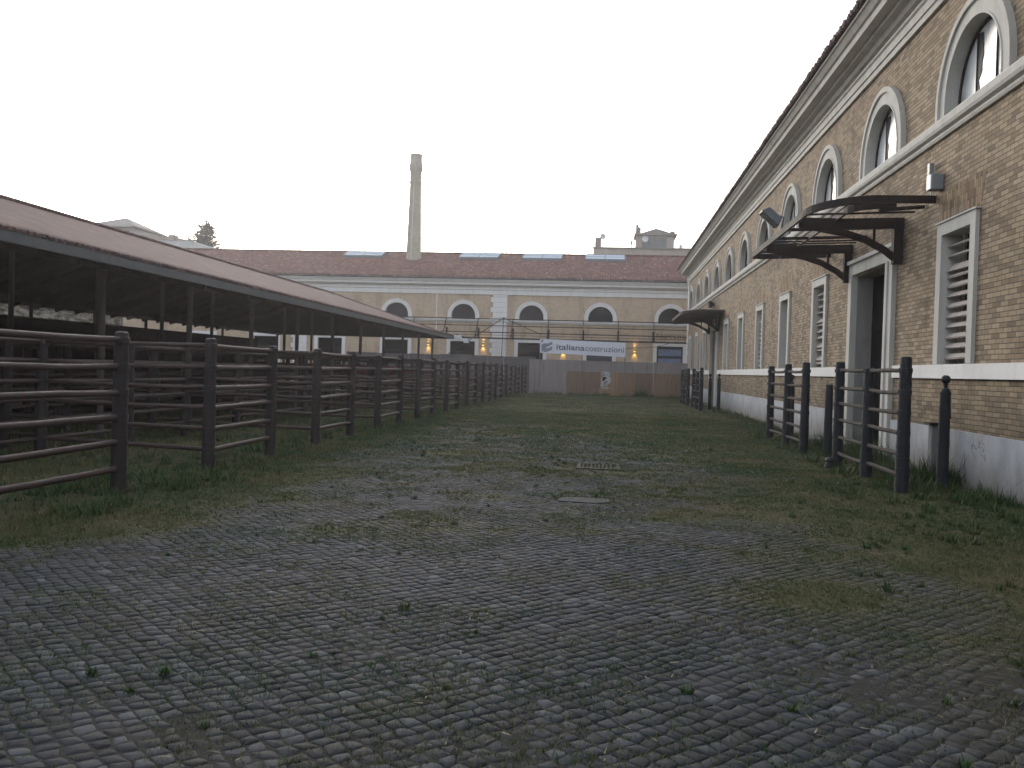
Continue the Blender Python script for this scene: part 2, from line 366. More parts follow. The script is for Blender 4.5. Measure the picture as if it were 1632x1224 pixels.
def cobbles():
    S=.085; th=rad(42)
    N=int(95/S)
    ii,jj=np.meshgrid(np.arange(-N//2,N//2),np.arange(-N//2,N//2)); ii=ii.ravel();jj=jj.ravel()
    def warp(a,b):
        # lattice coords -> world with slow warps and row slip
        u=a*S; v=b*S
        x=u*math.cos(th)-v*math.sin(th); y=u*math.sin(th)+v*math.cos(th)+24
        wx=(vnoise(x,y,.22,4)-.5)*.9; wy=(vnoise(x,y,.22,8)-.5)*.9
        return x+wx,y+wy
    cx,cy=warp(ii+.5,jj+.5)
    vis=(cx>-8.3)&(cx<5.45)&(cy>-1.5)&(cy<44)
    # view wedge of the yard only nearer than 44 m; drop stones swallowed by turf
    g=grassiness(cx,cy); keep=vis&(RNG.random(len(cx))>sm(.5,1.0,g)*.85)
    keep&=~((cy<1.0)&(np.abs(cx)>4.5)); keep&=~((cx>-.5)&(cx<.3)&(cy>14.46)&(cy<15.34)); keep&=~((cx>-.66)&(cx<.16)&(cy>10.7)&(cy<11.25))
    ii=ii[keep];jj=jj[keep];cx=cx[keep];cy=cy[keep];g=g[keep]; n=len(cx)
    def jit(a,b,k):
        h=np.sin(a*127.1+b*311.7+k*74.7)*43758.5453; return h-np.floor(h)-.5
    corners=[]
    for (da,db) in ((0,0),(1,0),(1,1),(0,1)):
        a=ii+da; b=jj+db
        ja=jit(a,b,1)*.42; jb=jit(a,b,2)*.42
        corners.append(np.stack(warp(a+ja,b+jb),1))
    C=np.stack(corners,1) # n,4,2
    ctr=C.mean(1,keepdims=True)
    near=(cy<15)
    out_v=[];out_f=[];tone=[];mossv=[];base=0
    cov=fbm(cx,cy,1.5,12); hgt=.003+.0055*RNG.random(n)**1.5-.009*sm(.3,.9,g)-.0035*sm(.54,.70,cov)-.002*sm(.3,2.6,cx)*sm(13,4,cy); tilt=(RNG.random((n,2))-.5)*.11
    tn=RNG.random(n)
    for sel,seg in ((near,8),(~near,4)):
        c=C[sel]; k=len(c)
        if k==0: continue
        m=ctr[sel]; h=hgt[sel]; tl=tilt[sel]
        if seg==8:
            ring=[]
            cut=.07+.13*RNG.random((k,4,1))
            for q in range(4):
                a=c[:,q]; p=c[:,(q-1)%4]; nn=c[:,(q+1)%4]
                ring.append(a+(p-a)*cut[:,q]); ring.append(a+(nn-a)*cut[:,q])
            ring=np.stack(ring,1)
        else: ring=c
        levels=[(.96,-.03,0),(.92,-.004,.6),(.80,-.001,.92)]
        vs=[]
        for sc,z0,hz in levels:
            p=m+(ring-m)*sc*(1+(RNG.random((k,seg,1))-.5)*.10)
            d=p-m; z=z0+h[:,None]*hz+(d[:,:,0]*tl[:,0:1]+d[:,:,1]*tl[:,1:2])*(hz>0)
            vs.append(np.concatenate([p,z[:,:,None]],2))
        top=np.concatenate([m+(RNG.random((k,1,2))-.5)*.02,(h*1.06)[:,None,None]],2)
        V=np.concatenate(vs+[top],1); per=3*seg+1
        pat=[]
        for L in range(2):
            for q in range(seg):
                q2=(q+1)%seg; pat.append((L*seg+q,L*seg+q2,(L+1)*seg+q2,(L+1)*seg+q))
        tri=[(2*seg+q,2*seg+(q+1)%seg,3*seg) for q in range(seg)]
        offs=(np.arange(k)*per+base)
        for ptn in pat+tri: out_f.append((offs[:,None]+np.array(ptn)[None]))
        out_v.append(V.reshape(-1,3)); tone.append(np.repeat(tn[sel],per)); mossv.append(np.repeat(g[sel],per)); base+=k*per
    V=np.concatenate(out_v); me=bpy.data.meshes.new('cobblestones')
    quads=np.concatenate([f for f in out_f if f.shape[1]==4]); tris=np.concatenate([f for f in out_f if f.shape[1]==3])
    me.vertices.add(len(V)); me.vertices.foreach_set('co',V.astype(np.float32).ravel())
    loops=np.concatenate([quads.ravel(),tris.ravel()]); me.loops.add(len(loops)); me.loops.foreach_set('vertex_index',loops.astype(np.int32))
    starts=np.concatenate([np.arange(len(quads))*4,len(quads)*4+np.arange(len(tris))*3]); me.polygons.add(len(starts))
    me.polygons.foreach_set('loop_start',starts.astype(np.int32)); me.update(calc_edges=True); me.validate()
    me.polygons.foreach_set('use_smooth',np.ones(len(me.polygons),bool))
    at=me.attributes.new('tone','FLOAT','POINT'); at.data.foreach_set('value',np.concatenate(tone).astype(np.float32))
    at=me.attributes.new('moss','FLOAT','POINT'); at.data.foreach_set('value',np.concatenate(mossv).astype(np.float32))
    t=NT('basalt_setts'); a=t.node('ShaderNodeAttribute'); a.attribute_name='tone'
    cc=t.ramp(a.outputs['Fac'],[(0,(.016,.018,.022)),(.3,(.026,.029,.035)),(.7,(.037,.041,.048)),(.9,(.050,.055,.063)),(1,(.085,.092,.100))])
    n=t.noise(.7,6,.6); cc=t.mix(t.ramp(n,[(.42,0.),(.7,.45)]),cc,(.036,.032,.030))
    n2=t.noise(30,6,.75); cc=t.mix(.6,cc,t.mix(1.,cc,t.ramp(n2,[(.3,.55),(.7,1.45)]),'MULTIPLY'))
    am=t.node('ShaderNodeAttribute'); am.attribute_name='moss'
    mf=t.math('ADD',t.math('MULTIPLY',am.outputs['Fac'],1.25),t.math('MULTIPLY',t.math('SUBTRACT',t.noise(14,5,.7),.5),1.1))
    cc=t.mix(t.ramp(mf,[(.12,0.),(.62,.85)]),cc,t.mix(t.noise(1.1,5),(.040,.044,.019),(.072,.060,.034)))
    cc=t.mix(t.ramp(t.noise(3.1,6,.7),[(.52,0.),(.72,.55)]),cc,(.040,.036,.030))
    t.col(cc); t.rough(t.ramp(n2,[(.3,.75),(.7,.95)]),.2); t.bump(n2,.5,.006)
    me.materials.append(t.m); o=bpy.data.objects.new('cobblestone_paving',me); COL.objects.link(o); o['kind']='structure'
cobbles()

def grass():
    P=[];
    def scatter(n,x0,x1,y0,y1,thr,hmul,bl,wmul=1.,dryb=0.):
        x=RNG.uniform(x0,x1,n); y=RNG.uniform(y0,y1,n); g=grassiness(x,y)
        keep=RNG.random(n)<np.clip((g-thr)*1.6,0,1); P.append((x[keep],y[keep],g[keep],hmul,bl,wmul,dryb))
    scatter(150000,-5.6,5.4,2.2,16,.10,.42,5,.8)
    scatter(90000,-5.6,5.4,14,34,.1,.5,4,1.3)
    scatter(60000,-5.6,5.4,32,61,.1,.55,3,2.2)
    scatter(30000,-15,-4.4,6,30,.12,.95,5,1.3)
    scatter(14000,-15,-5,28,60,.1,1.1,3,2.6)
    scatter2=[]
    n=300000; x=RNG.uniform(-5.5,5.4,n); y=2.4+RNG.random(n)**1.3*30; d=fbm(x,y,2.6,15)*.6+fbm(x,y,.7,17)*.4; k=RNG.random(n)<sm(.40,.62,d+.05*sm(1,4,x)+.06*sm(8,18,y))*.8+.06; scatter2.append((x[k],y[k]))
    V=[];C=[]
    def blades(x,y,h,w,lean,hue,nb):
        k=len(x)
        for b in range(nb):
            a=RNG.random(k)*2*math.pi; hh=h*(.5+.8*RNG.random(k)); ln=lean*(.3+RNG.random(k))*hh
            ox=x+(RNG.random(k)-.5)*h*1.1; oy=y+(RNG.random(k)-.5)*h*1.1
            dx,dy=np.cos(a),np.sin(a); px,py=-dy*w/2,dx*w/2
            p0=np.stack([ox-px,oy-py,np.zeros(k)-.01],1); p1=np.stack([ox+px,oy+py,np.zeros(k)-.01],1)
            p2=np.stack([ox+dx*ln,oy+dy*ln,hh],1)
            V.append(np.stack([p0,p1,p2],1).reshape(-1,3)); C.append(np.repeat(np.clip(hue+(RNG.random(k)-.5)*.25,0,1),3))
    for x,y,g,hm,nb,wm,dr in P:
        k=len(x); dry=np.clip(fbm(x,y,.9,6)*1.7-.55+(RNG.random(k)-.5)*.5,0,1)
        h=(.018+.05*g*RNG.random(k)+.035*np.maximum(g-.6,0))*hm*1.25
        blades(x,y,h,.006*wm+.004*RNG.random(k),.9,dry,nb)
    for x,y in scatter2:
        k=len(x); blades(x,y,.008+.016*RNG.random(k)+.0006*y,.003+.003*RNG.random(k)+.0003*y,1.5,np.clip(fbm(x,y,1.1,6)*1.5-.45+(RNG.random(k)-.5)*.5,0,.85),4)
    # fallen straw lying flat
    n=1500; x=RNG.uniform(-5,5.2,n); y=2.4+RNG.random(n)**1.4*16; a=RNG.random(n)*6.28; L=.02+.05*RNG.random(n); w=.0018
    dx,dy=np.cos(a)*L,np.sin(a)*L; z=np.full(n,.016)
    V.append(np.stack([np.stack([x-dy*.06,y+dx*.06,z],1),np.stack([x+dy*.06,y-dx*.06,z],1),np.stack([x+dx,y+dy,z+.006],1)],1).reshape(-1,3)); C.append(np.repeat(.75+.25*RNG.random(n),3))
    # weeds: taller leafy tufts along fences, wall foot and a few on the paving
    wx=[];wy=[];wh=[]
    def weeds(x0,x1,y0,y1,n,h0,h1):
        wx.extend(RNG.uniform(x0,x1,n)); wy.extend(RNG.uniform(y0,y1,n)); wh.extend(RNG.uniform(h0,h1,n))
    weeds(-6.8,-5.0,8,11.5,150,.07,.2); weeds(-6.3,-4.7,9.5,13,120,.05,.13); weeds(-6.6,-5.3,13,58,420,.06,.22)
    weeds(-9.5,-5.8,12,50,420,.06,.22); weeds(-14,-9,14,50,300,.1,.32); weeds(4.7,5.45,9,60,520,.05,.22); weeds(3.9,5.3,12.2,24,220,.08,.26); weeds(5.05,5.45,17.2,21.5,70,.2,.45)
    weeds(5.1,5.4,14.2,14.9,40,.2,.5)
    weeds(3.2,4.9,9,14,170,.04,.12); weeds(-4.5,4.5,3.6,15,130,.03,.06); weeds(1.5,5,3,12,90,.03,.09); weeds(1.95,2.15,3.5,3.7,22,.05,.10); weeds(-5,5,15,30,300,.03,.1); weeds(-5,5.4,60,60.9,90,.1,.35); weeds(2.2,2.5,60.4,60.8,16,.5,.8)
    x=np.array(wx);y=np.array(wy);h=np.array(wh); keep=(vnoise(x,y,1.3,2)>.35)|(h>.3); x,y,h=x[keep],y[keep],h[keep]
    for q in range(4): blades(x,y,h*(1 if q<2 else .6),.009+.010*np.minimum(h/.2,1),.7+.25*q,np.clip(RNG.random(len(x))*.4,0,1),9)
    V=np.concatenate(V); C=np.concatenate(C); nt=len(V)//3
    me=bpy.data.meshes.new('grass'); me.vertices.add(len(V)); me.vertices.foreach_set('co',V.astype(np.float32).ravel())
    me.loops.add(len(V)); me.loops.foreach_set('vertex_index',np.arange(len(V),dtype=np.int32)); me.polygons.add(nt)
    me.polygons.foreach_set('loop_start',(np.arange(nt)*3).astype(np.int32)); me.update(calc_edges=True)
    at=me.attributes.new('dry','FLOAT','POINT'); at.data.foreach_set('value',C.astype(np.float32))
    t=NT('grass_blades'); a=t.node('ShaderNodeAttribute'); a.attribute_name='dry'
    t.col(t.ramp(a.outputs['Fac'],[(0,(.026,.066,.020)),(.3,(.060,.084,.024)),(.55,(.100,.094,.034)),(.85,(.14,.115,.055)),(1,(.30,.25,.15))])); t.rough(.7,.25)
    me.materials.append(t.m); o=bpy.data.objects.new('grass',me); COL.objects.link(o)
    tag(o,'patchy short grass and weeds growing between the dark setts','grass',kind='stuff')
grass()

# ------------------------------------------------------------ walls with openings
class Wall:
    def __init__(s,P,us,ue,z0,z1): s.P=P; s.us=us; s.ue=ue; s.z0=z0; s.z1=z1; s.op=[]
    def rect(s,u0,u1,a,b): s.op.append((u0,u1,lambda u:a,lambda u:b,[u0,u1]))
    def arch(s,uc,r,zs,zb,n=20):
        us=[uc-r*math.cos(math.pi*i/n) for i in range(n+1)]
        s.op.append((uc-r,uc+r,lambda u:zb,lambda u:zs+math.sqrt(max(0,r*r-(u-uc)**2)),us))
    def mesh(s,maxw=6):
        br={s.us,s.ue}
        for o in s.op: br|=set(o[4])
        br=sorted(b for b in br if s.us<=b<=s.ue); mb=MB()
        for a,b in zip(br,br[1:]):
            if b-a<1e-6: continue
            m=(a+b)/2; ops=sorted([o for o in s.op if o[0]<=m<=o[1]],key=lambda o:o[2](m))
            za=zb=s.z0
            for o in ops+[None]:
                if o is None: ta=tb=s.z1
                else: ta,tb=o[2](a),o[2](b)
                mb.add([s.P(a,0,za),s.P(b,0,zb),s.P(b,0,tb),s.P(a,0,ta)],[(0,1,2,3)])
                if o: za,zb=o[3](a),o[3](b)
        return mb
def arch_ring(P,uc,ri,ro,zs,zb,d0,d1,n=24,mb=None):
    """raised surround of an arch: two feet + ring"""
    mb=mb or MB(); pts_i=[(uc-ri,zb)]+[(uc-ri*math.cos(math.pi*i/n),zs+ri*math.sin(math.pi*i/n)) for i in range(n+1)]+[(uc+ri,zb)]
    pts_o=[(uc-ro,zb)]+[(uc-ro*math.cos(math.pi*i/n),zs+ro*math.sin(math.pi*i/n)) for i in range(n+1)]+[(uc+ro,zb)]
    k=len(pts_i)
    vs=[P(a,d1,b) for a,b in pts_i]+[P(a,d1,b) for a,b in pts_o]+[P(a,d0,b) for a,b in pts_i]+[P(a,d0,b) for a,b in pts_o]
    fs=[]
    for i in range(k-1):
        fs+=[(i,i+1,k+i+1,k+i),(i,2*k+i,2*k+i+1,i+1),(k+i,k+i+1,3*k+i+1,3*k+i)]
    fs+=[(0,k,3*k,2*k),(k-1,3*k-1,4*k-1,2*k-1)]
    mb.add(vs,fs); return mb
def arch_plate(P,uc,r,zs,zb,d,n=24,mb=None,thick=.02):
    mb=mb or MB(); pts=[(uc-r,zb)]+[(uc-r*math.cos(math.pi*i/n),zs+r*math.sin(math.pi*i/n)) for i in range(n+1)]+[(uc+r,zb)]
    return mb.poly(pts,lambda a,b,dd:P(a,dd,b),d,d-thick)
def ubox(P,u0,u1,d0,d1,z0,z1,mb=None):
    mb=mb or MB(); return mb.hexa([P(u0,d0,z0),P(u1,d0,z0),P(u1,d1,z0),P(u0,d1,z0),P(u0,d0,z1),P(u1,d0,z1),P(u1,d1,z1),P(u0,d1,z1)])
def frame(P,u0,u1,z0,z1,w,d0,d1,bottom=True,mb=None):
    """rectangular surround, butt jointed: jambs between head and sill"""
    mb=mb or MB(); ubox(P,u0,u0+w,d0,d1,z0+(w if bottom else 0),z1-w,mb); ubox(P,u1-w,u1,d0,d1,z0+(w if bottom else 0),z1-w,mb)
    ubox(P,u0,u1,d0,d1,z1-w,z1,mb)
    if bottom: ubox(P,u0,u1,d0,d1,z0,z0+w,mb)
    return mb
def extrude(P,prof,u0,u1,mb=None,step=None):
    mb=mb or MB(); k=len(prof); vs=[P(u0,d,z) for d,z in prof]+[P(u1,d,z) for d,z in prof]
    return mb.add(vs,[(i,(i+1)%k,k+(i+1)%k,k+i) for i in range(k)]+[tuple(range(k))[::-1],tuple(range(k,2*k))])

# ------------------------------------------------------------ right hall
XW=5.5
PR=lambda u,d,z:(XW-d,u,z)
def bayY(k): return 14.72+4.55*k
HE=62.6; HS=-6.
def right_hall():
    R=thing('brick_hall','long tan brick hall with arched upper windows and louvred lower windows beside the yard','building',(XW,HE,0))
    W=Wall(PR,HS,HE,0,9.0)
    AO=-.42; zs=6.19; rin=1.05; rout=1.38
    ks=list(range(-1,11))
    for k in ks:
        W.arch(bayY(k)+AO,rin,zs,6.0)
        if k in (1,7): W.rect(bayY(k)-1.2,bayY(k)+1.2,0,3.92)
        else: W.rect(bayY(k)-.58,bayY(k)+.58,1.905,4.04)
    W.mesh().build('wall',M['brickY'],R,recalc=False)
    mb=MB(); mb.box(XW+.001,XW+16,HE-.3,HE,-.1,9.0); mb.box(XW+.001,XW+16,HS,HS+.3,-.1,9.0); mb.box(XW+15.7,XW+16,HS,HE,-.1,9.0)
    mb.build('end_wall',M['brickX'],R)
    mb=MB(); mb.box(XW+1.1,XW+1.2,HS+.3,HE-.3,0,8.9); mb.build('painted_dark_backing',M['dark'],R)  # near-black sheet painted as the unlit hall interior
    # plinth in runs between doors
    mb=MB(); runs=[(HS,bayY(1)-1.62),(bayY(1)+1.62,bayY(7)-1.62),(bayY(7)+1.62,HE)]
    for a,b in runs: ubox(PR,a,b,0,.045,-.1,.86,mb)
    mb.build('plinth',M['plinth'],R)
    mb=MB()
    for a,b in runs:
        u=a
        while u<b-.01:
            e=min(b,u+2.275); ubox(PR,u,e-.006,0,.055,1.67,1.9,MB()).build('dado_stone',M['stuccoF'],R); u=e
    # string course
    extrude(PR,[(0,5.70),(.05,5.70),(.07,5.74),(.06,5.78),(.12,5.81),(.14,5.86),(.14,5.96),(.11,6.0),(0,6.0)],HS,HE).build('string_course',M['stucco'],R)
    extrude(PR,[(0,8.05),(.06,8.05),(.06,8.17),(.09,8.18),(.09,8.33),(.13,8.36),(.13,8.40),(.03,8.42),(.03,8.52),(.12,8.54),(.17,8.62),(.30,8.64),(.32,8.70),(.52,8.71),(.53,8.84),(.58,8.86),(.66,8.96),(.70,8.97),(.70,9.02),(0,9.02)],HS,HE+.7).build('cornice',M['stucco'],R)
    # gutter line clamps
    rf=MB(); rf.add([(XW-.74,HS-.3,9.03),(XW-.74,HE+.75,9.03),(XW+8,HE+.75,12.1),(XW+8,HS-.3,12.1),(XW-.74,HS-.3,9.10),(XW-.74,HE+.75,9.10),(XW+8,HE+.75,12.2),(XW+8,HS-.3,12.2),(XW+16.7,HE+.75,9.03),(XW+16.7,HS-.3,9.03)],
        [(0,1,2,3),(4,7,6,5),(0,4,5,1),(6,7,9,8),(1,5,6,2)]); roof=rf.build('roof',M['tileS'],R)
    tl=MB(); y=HS
    while y<HE+.7:
        y+=.16
        tl.tube([(XW-.80+random.uniform(-.02,.02),y,9.07+random.uniform(-.008,.01)),(XW-.4,y,9.20)],.055,6)
    tl.build('tile_edge',M['tileS'],roof)
    # corner quoins at far end
    q=MB(); z=0.0; i=0
    while z<8.0:
        L=.75 if i%2 else .5; ubox(PR,HE-L,HE+.04,-.02,.05,z+.02,min(z+.40,8.04),q); q.box(XW+.0,XW+L,HE+.001,HE+.05,z+.02,min(z+.4,8.04)); z+=.42; i+=1
    q.build('corner_quoins',M['stuccoF'],R)
    for k in ks:
        c=bayY(k)+AO
        s=arch_ring(PR,c,rin,rout,zs,6.003,0,.06); arch_ring(PR,c,rout-.09,rout+.012,zs,6.003,.0,.10,mb=s); arch_ring(PR,c,rin-.001,rin+.03,zs,6.003,-.19,.075,mb=s)
        f=s.build('arch_window',M['stucco'],R,smooth=False)
        p=MB(); arch_plate(PR,c,rin,zs,5.99,-.17,mb=p,thick=.01); pn=p.build('pane',M['milkglass'] if k<4 else M['greyglass'],f)
        # dark jagged broken part / glazing bars
        g=MB()
        for du in (-.36,.36): 
            hh=zs+math.sqrt(rin*rin-du*du); g.tube([PR(c+du,-.16,6.0),PR(c+du,-.16,hh)],.018,6)
        arch_ring(PR,c,rin-.05,rin-.002,zs,6.003,-.175,-.14,mb=g); ubox(PR,c-rin,c+rin,-.175,-.14,5.97,6.03,g)
        g.build('glazing_bar',M['iron'],f)
        if k in (-1,0,1,2):
            b=MB(); pts=[(c+.36,6.02),(c+.36,zs+.93)]
            rr=random.Random(k+5); z=zs+.90
            while z>6.05: pts.append((c+.36-.05-rr.random()*.16*(z-5.7),z)); z-=.12
            b.poly(pts,lambda a,bb,d:PR(a,d,bb),-.167,-.160); b.build('broken_pane',M['archdark'],f)
    # lower windows
    for k in ks:
        if k in (1,7): continue
        c=bayY(k); louv=k not in (3,5,9)
        w=frame(PR,c-.78,c+.78,1.903,4.24,.2,-.28,.06,bottom=False); 
        ubox(PR,c-.82,c+.82,0,.085,4.242,4.27,w)
        f=w.build('window_surround',M['stucco'],R)
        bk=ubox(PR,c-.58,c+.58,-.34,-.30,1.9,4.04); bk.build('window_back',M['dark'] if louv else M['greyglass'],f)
        if louv:
            s=MB(); nn=12
            for i in range(nn):
                z=2.0+i*(2.0/nn)+.03; lo= i<8
                a=(-.06,z-.035); b=(-.125,z+.01 if not lo else z+.035)
                if random.random()<.12: a=(-.05,z-.11); b=(-.15,z+.01)
                s.hexa([PR(c-.57,a[0],a[1]),PR(c+.57,a[0],a[1]+random.uniform(-.015,.015)),PR(c+.57,b[0],b[1]),PR(c-.57,b[0],b[1]),
                        PR(c-.57,a[0]+.012,a[1]+.02),PR(c+.57,a[0]+.012,a[1]+.02),PR(c+.57,b[0]+.012,b[1]+.02),PR(c-.57,b[0]+.012,b[1]+.02)])
            for u in (c-.28,c+.3): ubox(PR,u-.02,u+.02,-.24,-.19,1.92,4.03,s)
            ubox(PR,c-.57,c+.57,-.27,-.245,1.92,2.75,s)
            s.build('louvre',M['slat'],f)
        else:
            s=frame(PR,c-.57,c+.57,1.92,4.03,.07,-.28,-.2); ubox(PR,c-.03,c+.03,-.28,-.2,1.99,3.96,s); s.build('casement',M['grey_metal'],f)
        # flat brick arch above
        a=MB(); a.poly([(c-.80,4.275),(c+.80,4.275),(c+.98,4.80),(c-.98,4.80)],lambda p,q,d:PR(p,d,q),-.05,.004); a.build('flat_brick_arch',M['brickS'],f)
    # doorways
    for k in (1,7):
        c=bayY(k)
        w=MB(); w1=.36
        for sgn in (-1,1):
            a,b=sorted((c+sgn*1.2,c+sgn*(1.2+w1))); ubox(PR,a,b,-.02,.09,0,3.95,w)
            a,b=sorted((c+sgn*1.2,c+sgn*(1.2+.14))); ubox(PR,a,b,.09,.12,0,3.95,w)
        ubox(PR,c-1.2-w1,c+1.2+w1,-.02,.09,3.95,4.20,w); ubox(PR,c-1.62,c+1.62,0,.14,4.20,4.28,w)
        f=w.build('doorway',M['stucco'],R)
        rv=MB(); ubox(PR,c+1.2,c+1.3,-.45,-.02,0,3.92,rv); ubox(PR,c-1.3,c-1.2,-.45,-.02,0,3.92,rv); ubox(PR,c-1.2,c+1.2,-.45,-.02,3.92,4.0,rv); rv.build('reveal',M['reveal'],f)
        dd=MB(); ubox(PR,c-1.2,c-.02,-.42,-.36,.02,3.9,dd); ubox(PR,c+.02,c+1.2,-.42,-.36,.02,3.9,dd)
        for zz in (.3,1.5,2.7): ubox(PR,c-1.15,c-.05,-.36,-.34,zz,zz+.14,dd); ubox(PR,c+.05,c+1.15,-.36,-.34,zz,zz+.14,dd)
        lf=dd.build('door',M['door'],f); MB().tube([PR(c-.12,-.33,1.2),PR(c-.12,-.30,1.35)],.015,6).build('handle',M['iron'],lf)
        st=MB(); ubox(PR,c-1.3,c+1.3,-.95,.28,-.03,.09,st); st.build('threshold',M['post_stone'],f)
    return R
right_hall()

# ------------------------------------------------------------ canopies
def canopy(k,covered,label):
    c=bayY(k); R=thing('iron_canopy',label,'canopy',(XW,c,4.7),'iron door canopies on the brick hall')
    L=3.55; zt=4.72
    def arc(y0,x_out,z,near=-1):
        """edge beam: along wall-normal at near end, rounded, along the front, rounded far end"""
        pts=[(XW-.02,c-L,z)]
        r=.95; cx=x_out+r; cy=c-L+r
        for i in range(9):
            q=math.pi/2*i/8; pts.append((cx-r*math.sin(q),cy-r*math.cos(q),z-.10*i/8))
        r2=.45; cy2=c+L-r2; cx2=x_out+r2
        for i in range(6):
            q=math.pi/2*i/5; pts.append((cx2-r2*math.cos(q),cy2+r2*math.sin(q),z-.10+.04*i/5))
        pts.append((XW-.02,c+L,z)); return pts
    MB().bar(arc(0,3.5,zt),.05,.13).build('edge_beam',M['iron'],R)
    pts=[(XW-.5,c-L+.55,zt)]; cx=4.25+.5; cy=c-L+.55+.5
    for i in range(6):
        q=math.pi/2*i/5; pts.append((cx-.5*math.sin(q),cy-.5*math.cos(q),zt-.03*i/5))
    pts.append((4.25,c+L-.05,zt-.05)); MB().bar(pts,.05,.12).build('purlin',M['iron'],R)
    for i,dy in enumerate((-3.0,-2.5,-.75,.45,.95,1.3,2.6)):
        xo=3.53 if i not in (0,) else 4.7
        MB().bar([(XW-.02,c+dy,zt-.02),(xo,c+dy,zt-.09)],.055,.03 if i in (1,4,5) else .06).build('rib',M['iron'],R)
    for dy in (-1.9,1.6):
        b=MB(); y=c+dy
        b.bar([(XW-.01,y,zt-.12),(4.4,y,zt-.15),(3.56,y,zt-.14)],.06,.20)
        b.box(XW-.20,XW-.03,y-.07,y+.07,3.82,4.55)
        prof=[(XW-.10,3.88),(XW-.35,4.08),(XW-.7,4.27),(XW-1.1,4.40),(XW-1.5,4.47),(XW-1.75,4.52)]
        b.bar([(x,y,z) for x,z in prof],.05,.13); b.bar([(XW-.55,y,4.22),(XW-.55,y,4.56)],.045,.05)
        b.build('bracket',M['iron'],R)
    if covered:
        b=MB(); b.add([(XW-.05,c-L+.1,zt+.06),(3.6,c-L+.6,zt-.03),(3.55,c+L-.3,zt-.03),(XW-.05,c+L-.1,zt+.06),(XW-.05,c-L+.1,zt+.08),(3.6,c-L+.6,zt-.01),(3.55,c+L-.3,zt-.01),(XW-.05,c+L-.1,zt+.08)],[(0,1,2,3),(7,6,5,4),(0,4,5,1),(1,5,6,2),(2,6,7,3),(3,7,4,0)])
        for y in np.arange(c-L+.4,c+L-.3,.3): b.bar([(3.6,y,zt-.2),(XW-.1,y,zt-.02)],.03,.24)
        b.build('sheet_cover',M['iron'],R)
canopy(1,False,'bare rusty iron canopy frame without cover over the nearer doorway of the brick hall')
canopy(7,True,'dark sheeted iron canopy over the far doorway of the brick hall')

# ------------------------------------------------------------ posts
def post_mb(h=1.93,r=.095,ball=False,seed=0,n=16):
    rr=random.Random(seed); prof=[]; z=-.06; 
    top=h-(.22 if ball else .0)
    r0=r*1.12
    while z<top-.12:
        t=z/h; rad_=r0*(1-.16*t)
        prof.append((rad_*(1+rr.uniform(-.012,.012)),z)); z+=rr.uniform(.04,.07)
        if rr.random()<.28: prof.append((rad_*1.045,z)); prof.append((rad_*1.045,z+.02)); z+=.022
    e=r*.94
    if ball:
        prof+=[(e,top-.1),(e*1.02,top-.06),(e*.75,top-.01),(e*.42,top+.0),(e*.40,top+.045),(e*.55,top+.055)]
        br=.068; 
        for i in range(1,8):
            q=-math.pi/2+math.pi*i/8; prof.append((br*math.cos(q),top+.13+br*math.sin(q)))
    else:
        prof+=[(e,top-.09),(e*.99,top-.03),(e*.9,top-.01),(e*.55,top+.0)]
    return MB().lathe(prof,(0,0,0),n,jit=.012)
def moved(mb,x,y,z=0,rot=0):
    m=MB(); c,s=math.cos(rot),math.sin(rot); m.v=[(a*c-b*s+x,a*s+b*c+y,q+z) for a,b,q in mb.v]; m.f=list(mb.f); return m
RZ=[.25,.55,.86,1.15,1.45,1.76]
def rail_mb(p,q,r=.032,sag=0):
    sag=random.uniform(-.008,.022) if random.random()<.5 else 0
    p=Vector(p);q=Vector(q); n=6; pts=[p.lerp(q,i/n)+Vector((random.uniform(-.004,.004),random.uniform(-.004,.004),-sag*math.sin(math.pi*i/n)+random.uniform(-.003,.003))) for i in range(n+1)]
    return MB().tube(pts,r,10)
def clamp(mb,x,y,z,r=.055):
    mb.lathe([(r*.6,-.05),(r,-.03),(r,.03),(r*.6,.05)],(x,y,z),8)

def right_fence(x,ys,label,tops,seed):
    R=thing('hitching_fence',label,'fence',(x,ys[0],0),'iron fences before the hall doors')
    for i,(y,h) in enumerate(zip(ys,tops)):
        mb=moved(post_mb(h,.086,False,seed+i),x,y)
        for z in RZ: clamp(mb,x,y,z,.099)
        mb.build('post',M['postR'],R,smooth=True)
    for a,b in zip(ys,ys[1:]):
        for z in RZ: rail_mb((x,a+.06,z),(x,b-.06,z+random.uniform(-.015,.015))).build('rail',M['railR'],R,smooth=True)
def lone(x,y,h,ball,label,seed,r=.078,group='round iron bollards by the hall doors'):
    R=thing('iron_bollard',label,'bollard',(x,y,0),group)
    moved(post_mb(h,r,ball,seed),x,y).build('shaft',M['postR'],R,smooth=True)
dY=bayY(7)-bayY(1)
right_fence(4.24,[13.1,14.85,16.65],'three post iron rail fence just before the nearer doorway, closest to the camera',[1.96,1.80,1.93],1)
right_fence(4.2,[19.25,21.1,23.2],'three post iron rail fence just past the nearer doorway of the brick hall',[1.95,1.93,1.9],5)
right_fence(4.24,[13.1+dY,14.85+dY,16.65+dY],'iron rail fence before the far doorway under the dark canopy',[1.96,1.80,1.93],11)
right_fence(4.2,[19.25+dY,21.1+dY,23.2+dY-.3],'farthest iron rail fence on the hall side, nearest the plywood hoarding',[1.95,1.93,1.9],15)
lone(5.03,13.75,1.74,True,'ball topped iron bollard close to the wall under the nearest louvred window',21)
lone(4.8,23.6,1.72,True,'ball topped iron bollard behind the second rail fence beyond the nearer doorway',22)
lone(4.57,18.75,1.50,False,'short plain iron bollard standing alone in the gap between two rail fences',23)
lone(5.03,13.75+dY-.6,1.74,True,'ball topped iron bollard by the wall in front of the far doorway',24)
